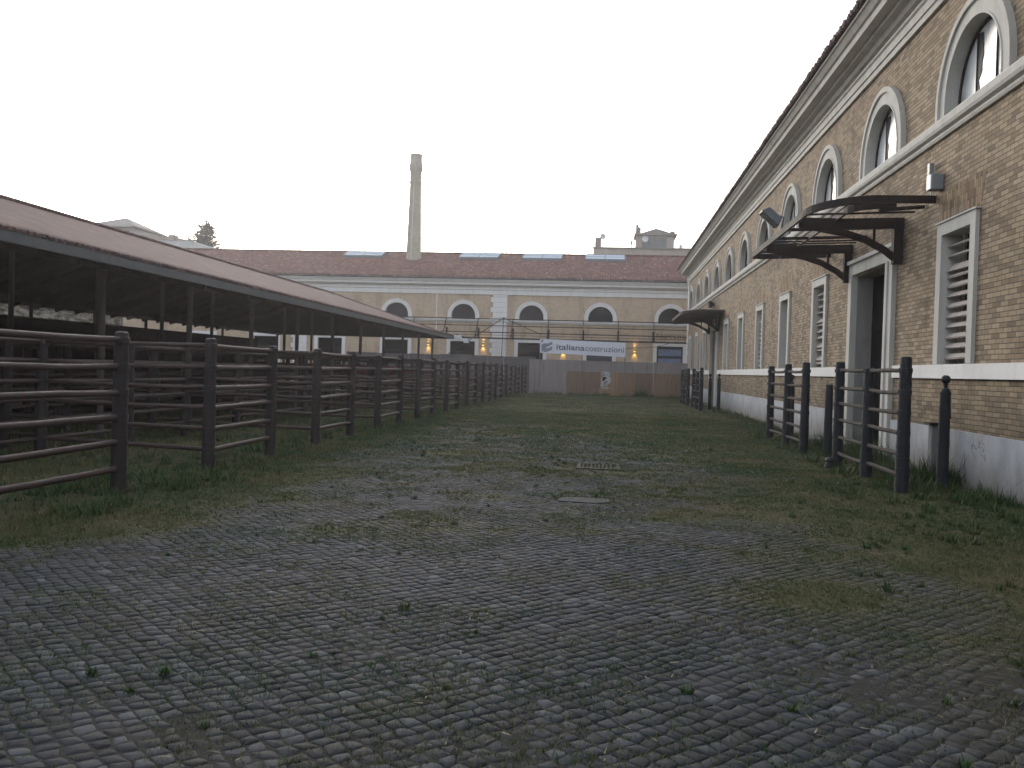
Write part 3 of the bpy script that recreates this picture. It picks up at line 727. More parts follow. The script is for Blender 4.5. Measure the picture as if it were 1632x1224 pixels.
lone(4.8,14.6+dY,1.72,True,'ball topped iron bollard behind the fence at the far doorway',25)
lone(4.57,18.75+dY,1.50,False,'short plain iron bollard in the fence gap at the far doorway',26)
# stone stub and step
s=thing('stone_stub','square grey stone stub with rusty cap against the white plinth','post',(5.2,14.6,0))
MB().box(5.13,5.29,14.52,14.68,-.05,.93).build('shaft',M['post_stone'],s,bevel=.012)
m=MB(); m.box(5.08,5.34,14.47,14.73,.932,.965); m.tube([(5.36,14.6,.95),(5.42,14.6,1.05),(5.4,14.6,1.2)],.025,6); m.build('cap',M['railR'],s)
tag(MB().box(4.95,5.4,22.2,23.3,-.05,.13).build('stone_step',M['post_stone'],None,bevel=.02),'low grey stone step lying in the weeds behind the second rail fence','step')
tag(moved(MB().lathe([(.07,-.03),(.09,.03),(.06,.12),(.09,.15),(.05,.19),(.01,.2)],(0,0,0),10,.08),4.02,16.3).build('wheel_guard_stub',M['postR'],None,smooth=True),'small knobbly iron stub in the grass at the foot of a fence post','stub')
R=thing('drain_grate','rusty iron drain grate set flush in the setts, mid yard','drain grate',(-.1,14.9,0))
m=MB(); m.box(-.46,-.40,14.5,15.3,-.03,.016); m.box(.20,.26,14.5,15.3,-.03,.016); m.box(-.399,.199,14.5,14.56,-.03,.016); m.box(-.399,.199,15.24,15.3,-.03,.016)
m.build('rim',M['railR'],R)
m=MB()
for i in range(9): m.box(-.37+i*.066,-.34+i*.066,14.561,15.239,-.02,.012)
m.build('grate_bars',M['railR'],R)
tag(MB().poly([(-.55,10.78),(-.1,10.72),(.10,10.86),(.06,11.1),(-.3,11.18),(-.56,11.05)],lambda a,b,d:(a,b,d),-.03,.012).build('stone_slab',M['slab'],None,bevel=.006),'pale worn stone slab set among the setts nearer than the drain grate','slab')
# wall services
s=thing('junction_box','white and grey electrical box on the brick wall above the bare canopy','electrical box',(5.3,15.6,4.95))
MB().box(5.30,5.49,15.42,15.66,4.84,5.10).build('housing',M['box_grey'],s,bevel=.008)
MB().box(5.285,5.299,15.45,15.64,4.85,5.09).build('cover',M['box_white'],s)
m=MB(); m.box(5.38,5.46,15.80,15.90,5.02,5.36); m.build('antenna_housing',M['box_grey'],s); MB().tube([(5.43,15.86,5.02),(5.44,15.86,4.8),(5.47,15.84,4.72)],.012,6).build('cable',M['box_white'],s)
def floodlight(x,y,z,tilt,label,mat,arm):
    R=thing('floodlight',label,'floodlight',(x,y,z),'floodlights on the hall wall')
    m=MB(); c,s_=math.cos(tilt),math.sin(tilt)
    def P(a,b,d): return (x+a*c-d*s_, y+b, z+a*s_+d*c)
    m.hexa([P(-.32,-.28,-.10),P(.32,-.28,-.10),P(.32,.28,-.10),P(-.32,.28,-.10),P(-.22,-.2,.14),P(.22,-.2,.14),P(.22,.2,.14),P(-.22,.2,.14)])
    m.build('housing',mat,R,bevel=.02)
    g=MB(); g.hexa([P(-.28,-.25,-.112),P(.28,-.25,-.112),P(.28,.25,-.112),P(-.28,.25,-.112),P(-.28,-.25,-.104),P(.28,-.25,-.104),P(.28,.25,-.104),P(-.28,.25,-.104)]); g.build('glass',M['greyglass'],R)
    a=MB(); a.tube([P(.05,0,.12),P(.25,0,.22),arm[0]],.03,6); a.tube(arm,.035,8); a.build('arm',M['grey_metal'],R)
floodlight(4.35,24.9,6.02,rad(-42),'upper tilted grey floodlight on a wall arm beyond the bare canopy',M['grey_metal'],[(4.65,24.9,5.75),(4.75,24.9,5.0),(5.45,24.9,4.95)])
floodlight(4.65,25.6,5.35,rad(4),'lower boxy grey floodlight behind the bare canopy frame',M['grey_metal'],[(4.9,25.6,5.45),(5.0,25.6,5.2),(5.45,25.6,5.15)])
s=thing('wall_sconce','small dark box lamp on the brick wall above the far canopy','lamp',(5.4,47.5,5.3))
m=MB(); m.box(5.2,5.42,47.3,47.6,5.2,5.55); m.box(5.42,5.49,47.4,47.5,5.3,5.45); m.build('housing',M['iron'],s,bevel=.01)
tag(MB().tube([(5.42,52.9+i*0,.1+z) for i,z in enumerate((0,1,2,3,3.6))],.04,8).build('drain_pipe',M['dish'],None),'thin white pipe running up the brick hall wall near its far end','pipe')

# ------------------------------------------------------------ left pens
PX=-5.73; P0=9.85; PS=2.36
def pens():
    idx=0
    ordw=['nearest','second','third','fourth','fifth','sixth','seventh','eighth','ninth','tenth','eleventh','last']
    protos={}
    def unit(k,label,near=False):
        y0=P0+PS*k; y1=y0+PS
        R=thing('pen_fence',label,'fence',(PX,y0,0),'cattle pen fences along the yard')
        hi=.02
        pts=[(PX,y0,0),(PX,y1,1)]
        if not near: pts=pts+[(-8.75,y0+.6,2)]
        for (x,y,i) in pts:
            mb=moved(post_mb(1.90+random.uniform(-.02,.03),.084,False,40+i+k,16 if k<8 else 10),x,y)
            for z in RZ:
                if k<8: mb.lathe([(.05,-.05),(.098,-.035),(.098,.035),(.05,.05)],(x,y,z+.05),10)
            mb.build('post',M['postL'],R,smooth=True)
        for z in RZ:
            zz=z+.05
            rail_mb((PX,y0+.05,zz),(PX,y1-.05,zz+random.uniform(-.02,.02)),.038).build('rail',M['railL'],R,smooth=True)
            if not near:
                rail_mb((PX-.05,y0,zz+.01),(-8.72,y0+.6,zz+.02),.034).build('rail',M['railL'],R,smooth=True)
        return R
    # bays: nearest partly out of frame
    unit(-1,'rusty pen fence section nearest the camera, cut by the frame edge',near=True)
    k=1;i=1
    while k<=21:
        unit(k,ordw[i]+' rusty rail pen fence section from the camera along the yard'); k+=2; i+=1
pens()
def inner_fence(x,y0,y1,step,label,top=True):
    R=thing('inner_pen_fence',label,'fence',(x,y0,0),'long inner pen fences')
    y=y0; ys=[]
    while y<=y1: ys.append(y); y+=step
    for i,yy in enumerate(ys): moved(post_mb(1.9,.085,False,80+i,10),x,yy).build('post',M['postL'],R,smooth=True)
    for z in RZ:
        m=MB().tube([(x+random.uniform(-.01,.01),yy,z+.06+random.uniform(-.02,.02)) for yy in ys],.034,8); m.build('rail',M['railL'],R,smooth=True)
inner_fence(-8.75,5.9,54,4.72,'inner rail fence behind the front pens, just outside the shed columns')
inner_fence(-11.4,6.5,50,3.67,'dark inner rail fence inside the shed nearer the yard')
inner_fence(-13.0,7.5,50,3.67,'dark inner rail fence inside the shed beside the central partition')
for i in range(9):
    y=9.0+i*4.72
    R=thing('cross_fence',['nearest','second','third','fourth','fifth','sixth','seventh','eighth','ninth'][i]+' dark cross fence dividing the pens under the shed','fence',(-11.5,y,0),'cross fences under the shed')
    for z in RZ: MB().tube([(-8.9,y,z+.03),(-14.3,y,z+.03)],.036,8).build('rail',M['railL'],R,smooth=True)
    for x in (-10.0,-12.2): moved(post_mb(1.9,.085,False,130+i,10),x,y).build('post',M['postL'],R,smooth=True)
    if i>4: MB().box(-14.2,-9.2,y+.08,y+.12,1.25,1.62).build('board',M['redwood'],R)
# ------------------------------------------------------------ shed
def shed():
    R=thing('cattle_shed','long open cattle shed with low terracotta tiled hip roof on thin iron columns','shed',(-14.6,50,0))
    ex0,ex1=-9.08,-20.12; y0,y1=-8,51.1; ze=3.46; xr=-14.6; zr=5.36; yr=y1-(ex0-xr)
    prof_r=MB()
    def slabs(mb,dz0,dz1,inset=0):
        a=(ex0-inset,y0,ze);b=(ex0-inset,y1-inset,ze);c=(xr,yr,zr);d=(xr,y0,zr);e=(ex1+inset,y1-inset,ze);f=(ex1+inset,y0,ze)
        vs=[(x,y,z+dz1) for x,y,z in (a,b,c,d,e,f)]
        mb.add(vs,[(0,1,2,3),(1,4,2),(4,5,3,2)])
    m=MB(); slabs(m,0,.0); roof=None
    t=m.build('roof',M['tileS'],R,recalc=False)
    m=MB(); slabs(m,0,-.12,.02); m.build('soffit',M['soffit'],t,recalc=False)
    # fascia with gutter, sagging very slightly
    m=MB()
    n=30
    for i in range(n):
        a=y0+(y1-y0)*i/n; b=y0+(y1-y0)*(i+1)/n
        m.box(ex0-.03,ex0+.03,a,b,ze-.155,ze+.015)
    m.box(ex1,ex0+.03,y1-.03,y1+.03,ze-.155,ze+.012); m.box(ex1-.03,ex1+.03,y0,y1-.031,ze-.155,ze+.015)
    m.build('fascia',M['fascia'],t)
    # tile butts on eave and ridge
    m=MB(); y=y0
    while y<y1:
        m.tube([(ex0+.05,y,ze+.045+random.uniform(-.006,.006)),(ex0-.35,y,ze+.155)],.04,5); y+=.16
    m.build('tile_edge',M['tileS'],t)
    m=MB(); y=y0
    while y<yr:
        m.tube([(xr,y,zr+.02),(xr,min(y+.42,yr),zr+.03)],[.065,.055],8); y+=.4
    for s in (1,-1):
        for j in range(18):
            p=Vector((xr,yr,zr)).lerp(Vector((ex0 if s>0 else ex1,y1,ze)),j/18); q=Vector((xr,yr,zr)).lerp(Vector((ex0 if s>0 else ex1,y1,ze)),(j+1)/18)
            m.tube([p,q],[.05,.06],6)
    m.build('ridge_tiles',M['tileS'],t)
    m=MB()
    for y in np.arange(-6,49,1.2):
        if y<yr:
            for s in (1,-1):
                xe=ex0-.1 if s>0 else ex1+.1
                m.bar([(xe,y,ze-.20),(xr,y,zr-.24)],.08,.13)
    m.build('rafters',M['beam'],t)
    for x in (-10.0,-14.6,-19.2):
        zz=ze+(x!=-14.6)*.28-.27 if x!=-14.6 else zr-.45
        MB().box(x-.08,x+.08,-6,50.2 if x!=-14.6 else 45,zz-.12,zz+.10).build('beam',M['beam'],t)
    for x in (-10.0,-14.6,-19.2):
        for k in range(-5,10):
            y=16.47+3.67*k
            if x==-14.6 and y>45: continue
            h=3.4 if x!=-14.6 else 4.95
            m=MB().lathe([(.12,0),(.12,.12),(.09,.16),(.066,.3),(.06,h-.22),(.075,h-.2),(.065,h-.16),(.085,h-.05),(.085,h)],(x,y,0),10)
            if x<-14 : m.box(x-.05,x+.05,y-.45,y+.45,h-.16,h-.05)
            m.build('column',M['colm'],R,smooth=True)
shed()
R=thing('partition_wall','dark low partition wall along the middle of the cattle shed','wall',(-14.9,20,0))
MB().box(-15.1,-14.75,-6,35.8,-.05,2.50).build('wall',M['darkwall'],R); MB().box(-15.15,-14.7,-6,35.8,2.505,2.58).build('coping',M['beam'],R)
MB().box(-14.72,-14.0,-6,46,.35,.62).build('trough',M['post_stone'],R)
# small white floodlight under far corner of the eave
s=thing('eave_floodlight','small white floodlight fixed at the far corner of the shed eave','floodlight',(-9.0,51.3,3.5))
m=MB(); m.box(-9.1,-8.62,51.15,51.45,3.30,3.55); m.box(-8.5,-8.2,51.2,51.5,3.1,3.35); m.build('housing',M['dish'],s,bevel=.02); MB().tube([(-9.0,51.2,3.6),(-8.2,51.3,3.38),(-8.1,51.3,2.95)],.03,6).build('arm',M['iron'],s)

# ------------------------------------------------------------ back hall
YB=70.
PB=lambda u,d,z:(u,YB-d,z)
def back_hall():
    xs,xe=-62,16
    R=thing('rear_hall','long two storey tan brick hall with red tiled roof behind the hoarding','building',(-12,YB,0))
    cs=[-.68+5.5*i for i in range(-10,3)]
    W=Wall(PB,xs,xe,0,8.3); rin,rout,zs=.98,1.28,5.83
    for c in cs: W.arch(c,rin,zs,5.58); W.rect(c-1.0,c+1.0,0.3,3.82)
    W.mesh().build('wall',M['brickX'],R,recalc=False)
    MB().box(xs,xe,YB+1.2,YB+1.3,0,8.2).build('painted_dark_backing',M['dark'],R)  # black sheet standing in for the gloom behind the openings
    m=MB(); m.box(xs,xs+.3,YB+.001,YB+17,0,8.8); m.box(xe-.3,xe,YB+.001,YB+17,0,8.8); m.build('end_wall',M['brickY'],R)
    extrude(PB,[(0,5.33),(.05,5.33),(.08,5.40),(.13,5.44),(.13,5.54),(.10,5.57),(0,5.57)],xs,xe).build('string_course',M['stuccoF'],R)
    extrude(PB,[(0,7.58),(.08,7.58),(.08,7.92),(.14,7.96),(.14,8.02),(.05,8.04),(.05,8.2),(.25,8.24),(.30,8.32),(.48,8.33),(.50,8.50),(.58,8.52),(.66,8.66),(.70,8.68),(.70,8.78),(0,8.78)],xs,xe).build('cornice',M['stuccoF'],R)
    # gutter
    g=MB().tube([(xs,YB-.74,8.80),(xe,YB-.74,8.80)],.07,8); g.build('gutter',M['fascia'],R)
    dy=8.4; zr=11.95; ze=8.84
    rf=MB(); rf.add([(xs-.3,YB-.72,ze),(xe,YB-.72,ze),(xe,YB+dy,zr),(xs-.3,YB+dy,zr),(xe,YB+2*dy+.7,ze),(xs-.3,YB+2*dy+.7,ze)],[(0,1,2,3),(3,2,4,5)])
    roof=rf.build('roof',M['tileB'],R)
    m=MB(); x=xs
    while x<xe: m.tube([(x,YB+dy,zr+.0),(x+.42,YB+dy,zr+.02+random.uniform(-.01,.012))],[.11,.095],6); x+=.4
    m.build('ridge_tiles',M['tileB'],roof)
    m=MB(); x=xs
    while x<xe: m.tube([(x,YB-.78,ze+.02),(x,YB-.4,ze+.15)],.075,5); x+=.22
    m.build('tile_edge',M['tileB'],roof)
    sl=(zr-ze)/(dy+.72)
    # pale streak below the chimney and cement flashing
    for i,c in enumerate((-21.9,-11.5,-5.95,-.5)):
        y0,y1=YB+6.0,YB+7.9; z=lambda y,o:ze+sl*(y-YB+.72)+o
        def sb(m,xa,xb,ya,yb,o0,o1): return m.hexa([(xa,ya,z(ya,o0)),(xb,ya,z(ya,o0)),(xb,yb,z(yb,o0)),(xa,yb,z(yb,o0)),(xa,ya,z(ya,o1)),(xb,ya,z(ya,o1)),(xb,yb,z(yb,o1)),(xa,yb,z(yb,o1))])
        m=MB(); w=1.72
        sb(m,c-w,c-w+.1,y0,y1,-.05,.22);sb(m,c+w-.1,c+w,y0,y1,-.05,.22);sb(m,c-w+.1,c+w-.1,y0,y0+.1,-.05,.22);sb(m,c-w+.1,c+w-.1,y1-.1,y1,-.05,.22);sb(m,c-.08,c+.08,y0+.1,y1-.1,-.05,.22);sb(m,c-w+.1,c-.08,y0+.95,y0+1.01,.1,.215);sb(m,c+.08,c+w-.1,y0+.95,y0+1.01,.1,.215)
        f=m.build('skylight',M['grey_metal'],roof)
        p=MB(); sb(p,c-w+.1,c-.08,y0+.1,y1-.1,.17,.19); sb(p,c+.08,c+w-.1,y0+.1,y1-.1,.17,.19); p.build('pane',M['skyglass'],f)
    for j,c in enumerate(cs):
        s=arch_ring(PB,c,rin,rout,zs,5.58,0,.07); arch_ring(PB,c,rout-.08,rout+.01,zs,5.58,0,.11,mb=s); arch_ring(PB,c,rin-.001,rin+.02,zs,5.58,-.4,.08,mb=s)
        f=s.build('arch_window',M['stuccoF'],R)
        arch_plate(PB,c,rin,zs,5.57,-.36).build('pane',M['archdark'],f)
        w=frame(PB,c-1.3,c+1.3,.3,4.08,.28,-.25,.06,bottom=False); f2=w.build('window_surround',M['stuccoF'],R)
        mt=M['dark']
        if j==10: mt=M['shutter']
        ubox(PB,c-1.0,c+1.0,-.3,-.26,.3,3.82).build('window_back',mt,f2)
        if j==11:
            fr=MB(); frame(PB,c-1.0,c+1.0,1.0,3.80,.10,-.24,-.15,mb=fr); ubox(PB,c-.9,c+.9,-.24,-.15,2.86,3.06,fr); ubox(PB,c-.9,c+.9,-.24,-.15,3.58,3.70,fr); ubox(PB,c-.9,c+.9,-.24,-.15,2.25,2.40,fr); fr.build('window_frame',M['blueframe'],f2)
            ubox(PB,c-.9,c+.9,-.23,-.2,1.1,3.6).build('pane',M['blueglass'],f2)
        elif j!=10:
            fr=MB(); frame(PB,c-1.0,c+1.0,.9,3.80,.07,-.24,-.18,mb=fr); ubox(PB,c-.93,c+.93,-.24,-.18,2.9,2.97,fr); fr.build('window_frame',M['iron'],f2)
    # pilaster of alternating blocks
    for cx in (-8.8,-25.3,):
        q=MB(); z=.1; i=0
        while z<7.5:
            L=(-.66,.66) if i%2 else (-.48,.66); ubox(PB,cx+L[0],cx+L[1],0,.09,z,min(z+.385,7.56),q); z+=.405; i+=1
        q.build('quoin_pilaster',M['stuccoF'],R)
    ubox(PB,-13.9,-13.83,0,.07,4.0,8.3).build('drain_pipe',M['stuccoF'],R)
    # faded painted lettering above the last door
    cu=bpy.data.curves.new('lettering','FONT'); cu.body='TRIPPERIA'; cu.size=.52; cu.extrude=.006; cu.space_character=1.12; cu.align_x='CENTER'
    return R,cu
BH,letters=back_hall()
def text_mesh(cu,name,mat,M4,parent=None):
    o=bpy.data.objects.new('tmp',cu); COL.objects.link(o); bpy.context.view_layer.update()
    me=bpy.data.meshes.new_from_object(o.evaluated_get(bpy.context.evaluated_depsgraph_get())); bpy.data.objects.remove(o)
    me.transform(M4); me.name=name
    w=max(v.co.x for v in me.vertices)-min(v.co.x for v in me.vertices)
    if parent: 
        org=ORG.get(root_of(parent),Vector((0,0,0))); me.transform(Matrix.Translation(-org))
    me.materials.clear(); me.materials.append(mat)
    n=bpy.data.objects.new(name,me); COL.objects.link(n)
    if parent: n.parent=parent
    return n,w
ROTX=Matrix.Rotation(rad(90),4,'X')
text_mesh(letters,'lettering',M['signpaint'],Matrix.Translation((4.95,YB-.012,4.40))@ROTX,BH)

# chimney
s=thing('brick_chimney','tall tapering round brick factory chimney rising from the tiled roof','chimney',(-17.25,YB+6,10.3))
cm=NT('chimney_brick'); sep=cm.node('ShaderNodeSeparateXYZ'); cm.link(cm.pos(),sep.inputs[0])
at=cm.math('ARCTAN2',cm.math('ADD',sep.outputs[0],17.25),cm.math('SUBTRACT',sep.outputs[1],YB+6))
cb=cm.node('ShaderNodeCombineXYZ'); cm.link(cm.math('MULTIPLY',at,.55),cb.inputs[0]); cm.link(sep.outputs[2],cb.inputs[1])
bt=cm.node('ShaderNodeTexBrick'); cm.link(cb.outputs[0],bt.inputs['Vector']); 
for k_,v_ in (('Scale',1.),('Mortar Size',.008),('Brick Width',.25),('Row Height',.085)): bt.inputs[k_].default_value=v_
bt.inputs['Color1'].default_value=(.56,.51,.41,1); bt.inputs['Color2'].default_value=(.44,.39,.30,1); bt.inputs['Mortar'].default_value=(.22,.2,.17,1)
cm.col(cm.mix(cm.ramp(cm.noise(.6,6,.6),[(.4,0.),(.7,.4)]),bt.outputs['Color'],(.34,.30,.25))); cm.rough(.9,.2); cm.bump(bt.outputs['Fac'],.4,-.01)
CX,CY=-17.25,YB+6
MB().lathe([(.66,10.0),(.66,11.3),(.50,17.7),(.56,17.72),(.56,17.85),(.49,17.87),(.49,18.6),(.56,18.75),(.60,19.0),(.60,19.35),(.52,19.5),(.51,20.1),(.54,20.12),(.54,20.22),(.44,20.22),(.44,20.0)],(CX,CY,0),28).build('shaft',cm.m,s,smooth=True)
MB().lathe([(.80,10.6),(.78,10.85),(.665,11.0)],(CX,CY,-.1),20).build('flashing',M['bgwall'],s)
MB().tube([(CX-.1,CY-.68,11.2),(CX-.02,CY-.53,17.9)],.02,6).build('lightning_rod_cable',M['stuccoF'],s)

# glazed marquee skeleton in front of rear hall
def marquee():
    R=thing('marquee_frame','long rusty iron marquee skeleton with brackets along the rear hall front','canopy',(-5,68,4))
    rails=[(.35,5.62,.075),(.9,5.05,.07),(1.5,4.50,.075),(2.1,4.02,.12)]
    for i,(d,z,r) in enumerate(rails):
        MB().bar([(-16.5+i*1.2,YB-d,z),(6.6,YB-d,z)],r,r).build('rail',M['iron'],R)
    MB().bar([(-13,YB-1.7,4.28),(6.6,YB-1.7,4.28)],.03,.03).build('rail',M['iron'],R)
    for x in (-15.6,-13.0,-10.4,-7.6,-4.75,-2.0,.75,3.5,6.2):
        m=MB(); m.bar([(x,YB-.02,5.66),(x,YB-.35,5.56),(x,YB-1.5,4.46),(x,YB-2.1,3.98)],.06,.07); m.bar([(x,YB-.05,4.3),(x,YB-1.0,4.35),(x,YB-1.9,4.08)],.05,.07)
        m.box(x-.07,x+.07,YB-.12,YB-.015,4.1,4.9); m.bar([(x,YB-.1,4.85),(x,YB-.9,4.9)],.05,.05); m.build('bracket',M['iron'],R)
marquee()
s=thing('stayed_pole','thin dark pole with two slanting stays behind the hoarding','pole',(-8.1,66.3,0))
MB().tube([(-8.1,66.3,0),(-7.96,66.3,5.55)],.03,6).build('pole',M['iron'],s)
for x,z in ((-13.0,2.1),(-5.2,4.4)): MB().tube([(-7.96,66.3,5.52),(x,66.3 if x<-9 else 67.7,z)],.03,6).build('stay',M['iron'],s)
tag(MB().tube([(1.2,62,3.3),(3.4,64.0,3.55),(6.0,66,4.35)],.018,5).build('slack_cable',M['iron'],None),'thin dark cable sagging from the banner to the hall corner','cable')
# lit wall lamps
lm=NT('lit_shade'); lm.b.inputs['Emission Color'].default_value=(1,.62,.16,1); lm.b.inputs['Emission Strength'].default_value=.9; lm.col((.6,.4,.15))
def lamp(x,z,label,loc=True):
    R=thing('wall_lamp',label,'lamp',(x,YB-.25,z),'lit wall lamps on the rear hall')
    MB().lathe([(.05,-.06),(.09,-.04),(.09,.04),(.05,.06)],(x,YB-.16,z),12).build('body',M['lamp_metal'],R); MB().box(x-.03,x+.03,YB-.22,YB-.01,z-.03,z+.03).build('arm',M['lamp_metal'],R)
    MB().lathe([(.10,-.17),(.07,-.06)],(x,YB-.16,z),14).build('shade',lm.m,R); MB().lathe([(.06,.06),(.09,.14)],(x,YB-.16,z),14).build('shade',lm.m,R)
    for sgn,e in ((-1,15),(1,7)):
        l=bpy.data.lights.new('lamp_glow','SPOT'); l.energy=e; l.color=(1,.62,.18); l.spot_size=rad(75); l.spot_blend=.6; l.shadow_soft_size=.05
        o=bpy.data.objects.new('lamp_glow',l); COL.objects.link(o); o.parent=R; o.location=(0,.10,-.19 if sgn<0 else .16); 
        if sgn>0: o.rotation_euler=(rad(180-26),0,0)
        else: o.rotation_euler=(rad(26),0,0)
lamp(-14.45,3.55,'lit amber wall lamp seen between the shed columns under the eave')
lamp(-9.98,3.62,'lit amber wall lamp beside the white quoin pilaster of the rear hall')
lamp(-3.55,3.30,'lit amber wall lamp hidden behind the white banner, its glow showing below')
lamp(2.08,3.45,'lit amber wall lamp above the hoarding between banner and blue window')

# ------------------------------------------------------------ hoarding, banner, poster
YH=60.9
R=thing('plywood_hoarding','weathered plywood hoarding with orange brown lower sheets closing the yard','fence',(0,YH,0))
x=-5.4
while x<5.9:
    w=1.22; dz=random.uniform(-.02,.02); tilt=random.uniform(-.01,.01)
    m=MB(); m.hexa([(x,YH+tilt,-.05),(x+w-.012,YH+tilt,-.05),(x+w-.012,YH+tilt+.02,-.05),(x,YH+tilt+.02,-.05),(x,YH,2.40+dz),(x+w-.012,YH,2.38+dz),(x+w-.012,YH+.02,2.38+dz),(x,YH+.02,2.40+dz)])
    m.build('panel',M['hoard'],R); x+=w
m=MB()
for x in np.arange(-5.3,6,2.44): m.box(x,x+.07,YH+.04,YH+.11,0,2.3)
m.build('studs',M['beam'],R)
R=thing('grey_hoarding','dark grey sheet hoarding behind the ends of the pen fences','fence',(-10,66,0))
m=MB()
for i in range(12): m.box(-20+i*1.22,-20+i*1.22+1.205,65.9,65.93,-.05,2.62+random.uniform(-.03,.05))
gm=simple('grey_sheet',(.10,.09,.092),.8,.2,0,.3,1.5); m.build('panel',gm,R)

R=thing('company_banner','long white vinyl banner with grey logo and lettering above the hoarding','banner',(-1.7,60.5,3.2))
def BP(u,v,o=0): # u 0..1 along, v 0..1 up
    x=-4.68+5.86*u; zt=3.80-.13*u; zb=2.84-.14*u; return (x,60.5-o+.03*math.sin(u*9),zb+(zt-zb)*v)
m=MB(); n=24
for i in range(n):
    a,b=i/n,(i+1)/n; m.hexa([BP(a,0),BP(b,0),BP(b,0,-.02),BP(a,0,-.02),BP(a,1),BP(b,1),BP(b,1,-.02),BP(a,1,-.02)])
m.build('sheet',M['banner'],R)
def shear_text(body,u0,size,mat,bold,target_w):
    cu=bpy.data.curves.new('txt','FONT'); cu.body=body; cu.size=size; cu.extrude=.004; cu.offset=.006 if bold else .002
    o=bpy.data.objects.new('tmp',cu); COL.objects.link(o); bpy.context.view_layer.update()
    me=bpy.data.meshes.new_from_object(o.evaluated_get(bpy.context.evaluated_depsgraph_get())); bpy.data.objects.remove(o)
    xs=[v.co.x for v in me.vertices]; w=max(xs)-min(xs); k=target_w/w; x0=min(xs); org=ORG[R.name]
    for v in me.vertices:
        u=u0+(v.co.x-x0)*k/5.86; vv=.30+v.co.y/.97; p=BP(u,vv,.012+v.co.z); v.co=Vector(p)-org
    me.materials.clear(); me.materials.append(mat); n=bpy.data.objects.new('lettering',me); COL.objects.link(n); n.parent=R
shear_text('italiana',.195,.56,M['ink1'],True,1.93)
shear_text('costruzioni',.195+1.99/5.86,.56,M['ink2'],False,2.62)
m=MB()
for pts in ([(.012,.88),(.03,.97),(.04,.97),(.034,.80),(.015,.74)],
            [(.018,.62),(.055,.70),(.09,.70),(.145,.84),(.145,.66),(.10,.50),(.075,.44),(.065,.36),(.10,.36),(.145,.52),(.142,.26),(.07,.06),(.04,.12),(.018,.10)]):
    m.poly(pts,lambda a,b,d:BP(a,b,d),.010,.018)
m.build('logo',M['inklogo'],R)
for u in (.003,.5,.997):
    MB().tube([(BP(u,0)[0],60.56,0.0 if u!=.5 else 0),(BP(u,0)[0],60.56,3.78)],.03,6).build('pole',M['grey_metal'],R)
# torn poster
R=thing('torn_poster','torn black and white paper poster pasted on the plywood hoarding','poster',(0,YH,1.1))
rr=random.Random(3)
def PP(a,b,d): return (-.42+a,YH-.012-d,.42+b)
out=[(.05,.12),(.0,.3),(.03,.55),(.0,.75),(.06,.82),(.16,.95),(.04,.98),(.06,1.1),(.02,1.22),(.3,1.25),(.62,1.2),(.66,1.15),(.6,1.02),(.55,.9),(.65,.85),(.66,.6),(.62,.45),(.5,.36),(.36,.27),(.2,.25)]
MB().poly(out,PP,.004,.012).build('paper',M['paper'],R)
m=MB()
for pts in ([(.1,.55),(.09,.83),(.25,.9),(.4,.84),(.3,.72),(.18,.60)],[(.16,.47),(.3,.53),(.47,.62),(.46,.56),(.3,.46)],[(.12,.40),(.35,.42),(.45,.47),(.36,.38),(.15,.37)],[(.07,1.13),(.2,1.15),(.21,1.10),(.08,1.09)],[(.05,1.0),(.25,1.05),(.26,1.0),(.12,.96)]):
    m.poly(pts,PP,.0125,.015)
m.build('printed_shapes',M['black'],R)
MB().poly([(.1,.02),(.3,.1),(.5,.06),(.6,.14),(.5,.2),(.25,.18),(.08,.14)],PP,.004,.008).build('paper_scrap',M['bgwall'],R)

# ------------------------------------------------------------ buildings behind
Yf=100
R=thing('terrace_building','grey brown rooftop block with pedimented turret and parapets behind the rear hall','building',(3,Yf,0))
MB().box(-2.0,14,Yf,Yf+10,0,15.6).build('wall',M['bgwall'],R)
m=MB(); m.box(-2.1,14.1,Yf-.12,Yf+.3,15.603,15.78); m.box(-2.7,14.1,Yf-.3,Yf-.01,14.6,14.95); m.box(-1.85,-1.15,Yf,Yf+.8,15.783,16.85); m.build('parapet',M['bgdark'],R)
m=MB(); m.box(2.75,7.0,Yf+.35,Yf+4,15.6,17.2); m.build('turret',M['bgwall'],R)
m=MB(); m.box(2.55,7.3,Yf+.15,Yf+4.1,17.203,17.42); m.poly([(3.2,17.42),(4.95,17.98),(6.6,17.5),(6.9,17.42)],lambda a,b,d:(a,d,b),Yf+.2,Yf+4); m.box(2.7,3.0,Yf+.3,Yf+1,17.423,18.4); m.box(3.0,3.25,Yf+.3,Yf+1,17.423,18.1); m.box(6.55,7.05,Yf+.4,Yf+1,17.423,17.72); m.build('turret_cornice',M['bgdark'],R)
m=MB(); m.box(4.75,4.85,Yf+.30,Yf+.348,15.7,17.2); m.box(3.4,3.45,Yf+.30,Yf+.348,15.7,17.2); m.box(6.1,6.15,Yf+.30,Yf+.348,15.7,17.2); m.build('turret_joints',M['bgdark'],R)
MB().box(3.46,6.09,Yf+.31,Yf+.348,15.8,17.0).build('turret_panel',M['post_stone'],R)
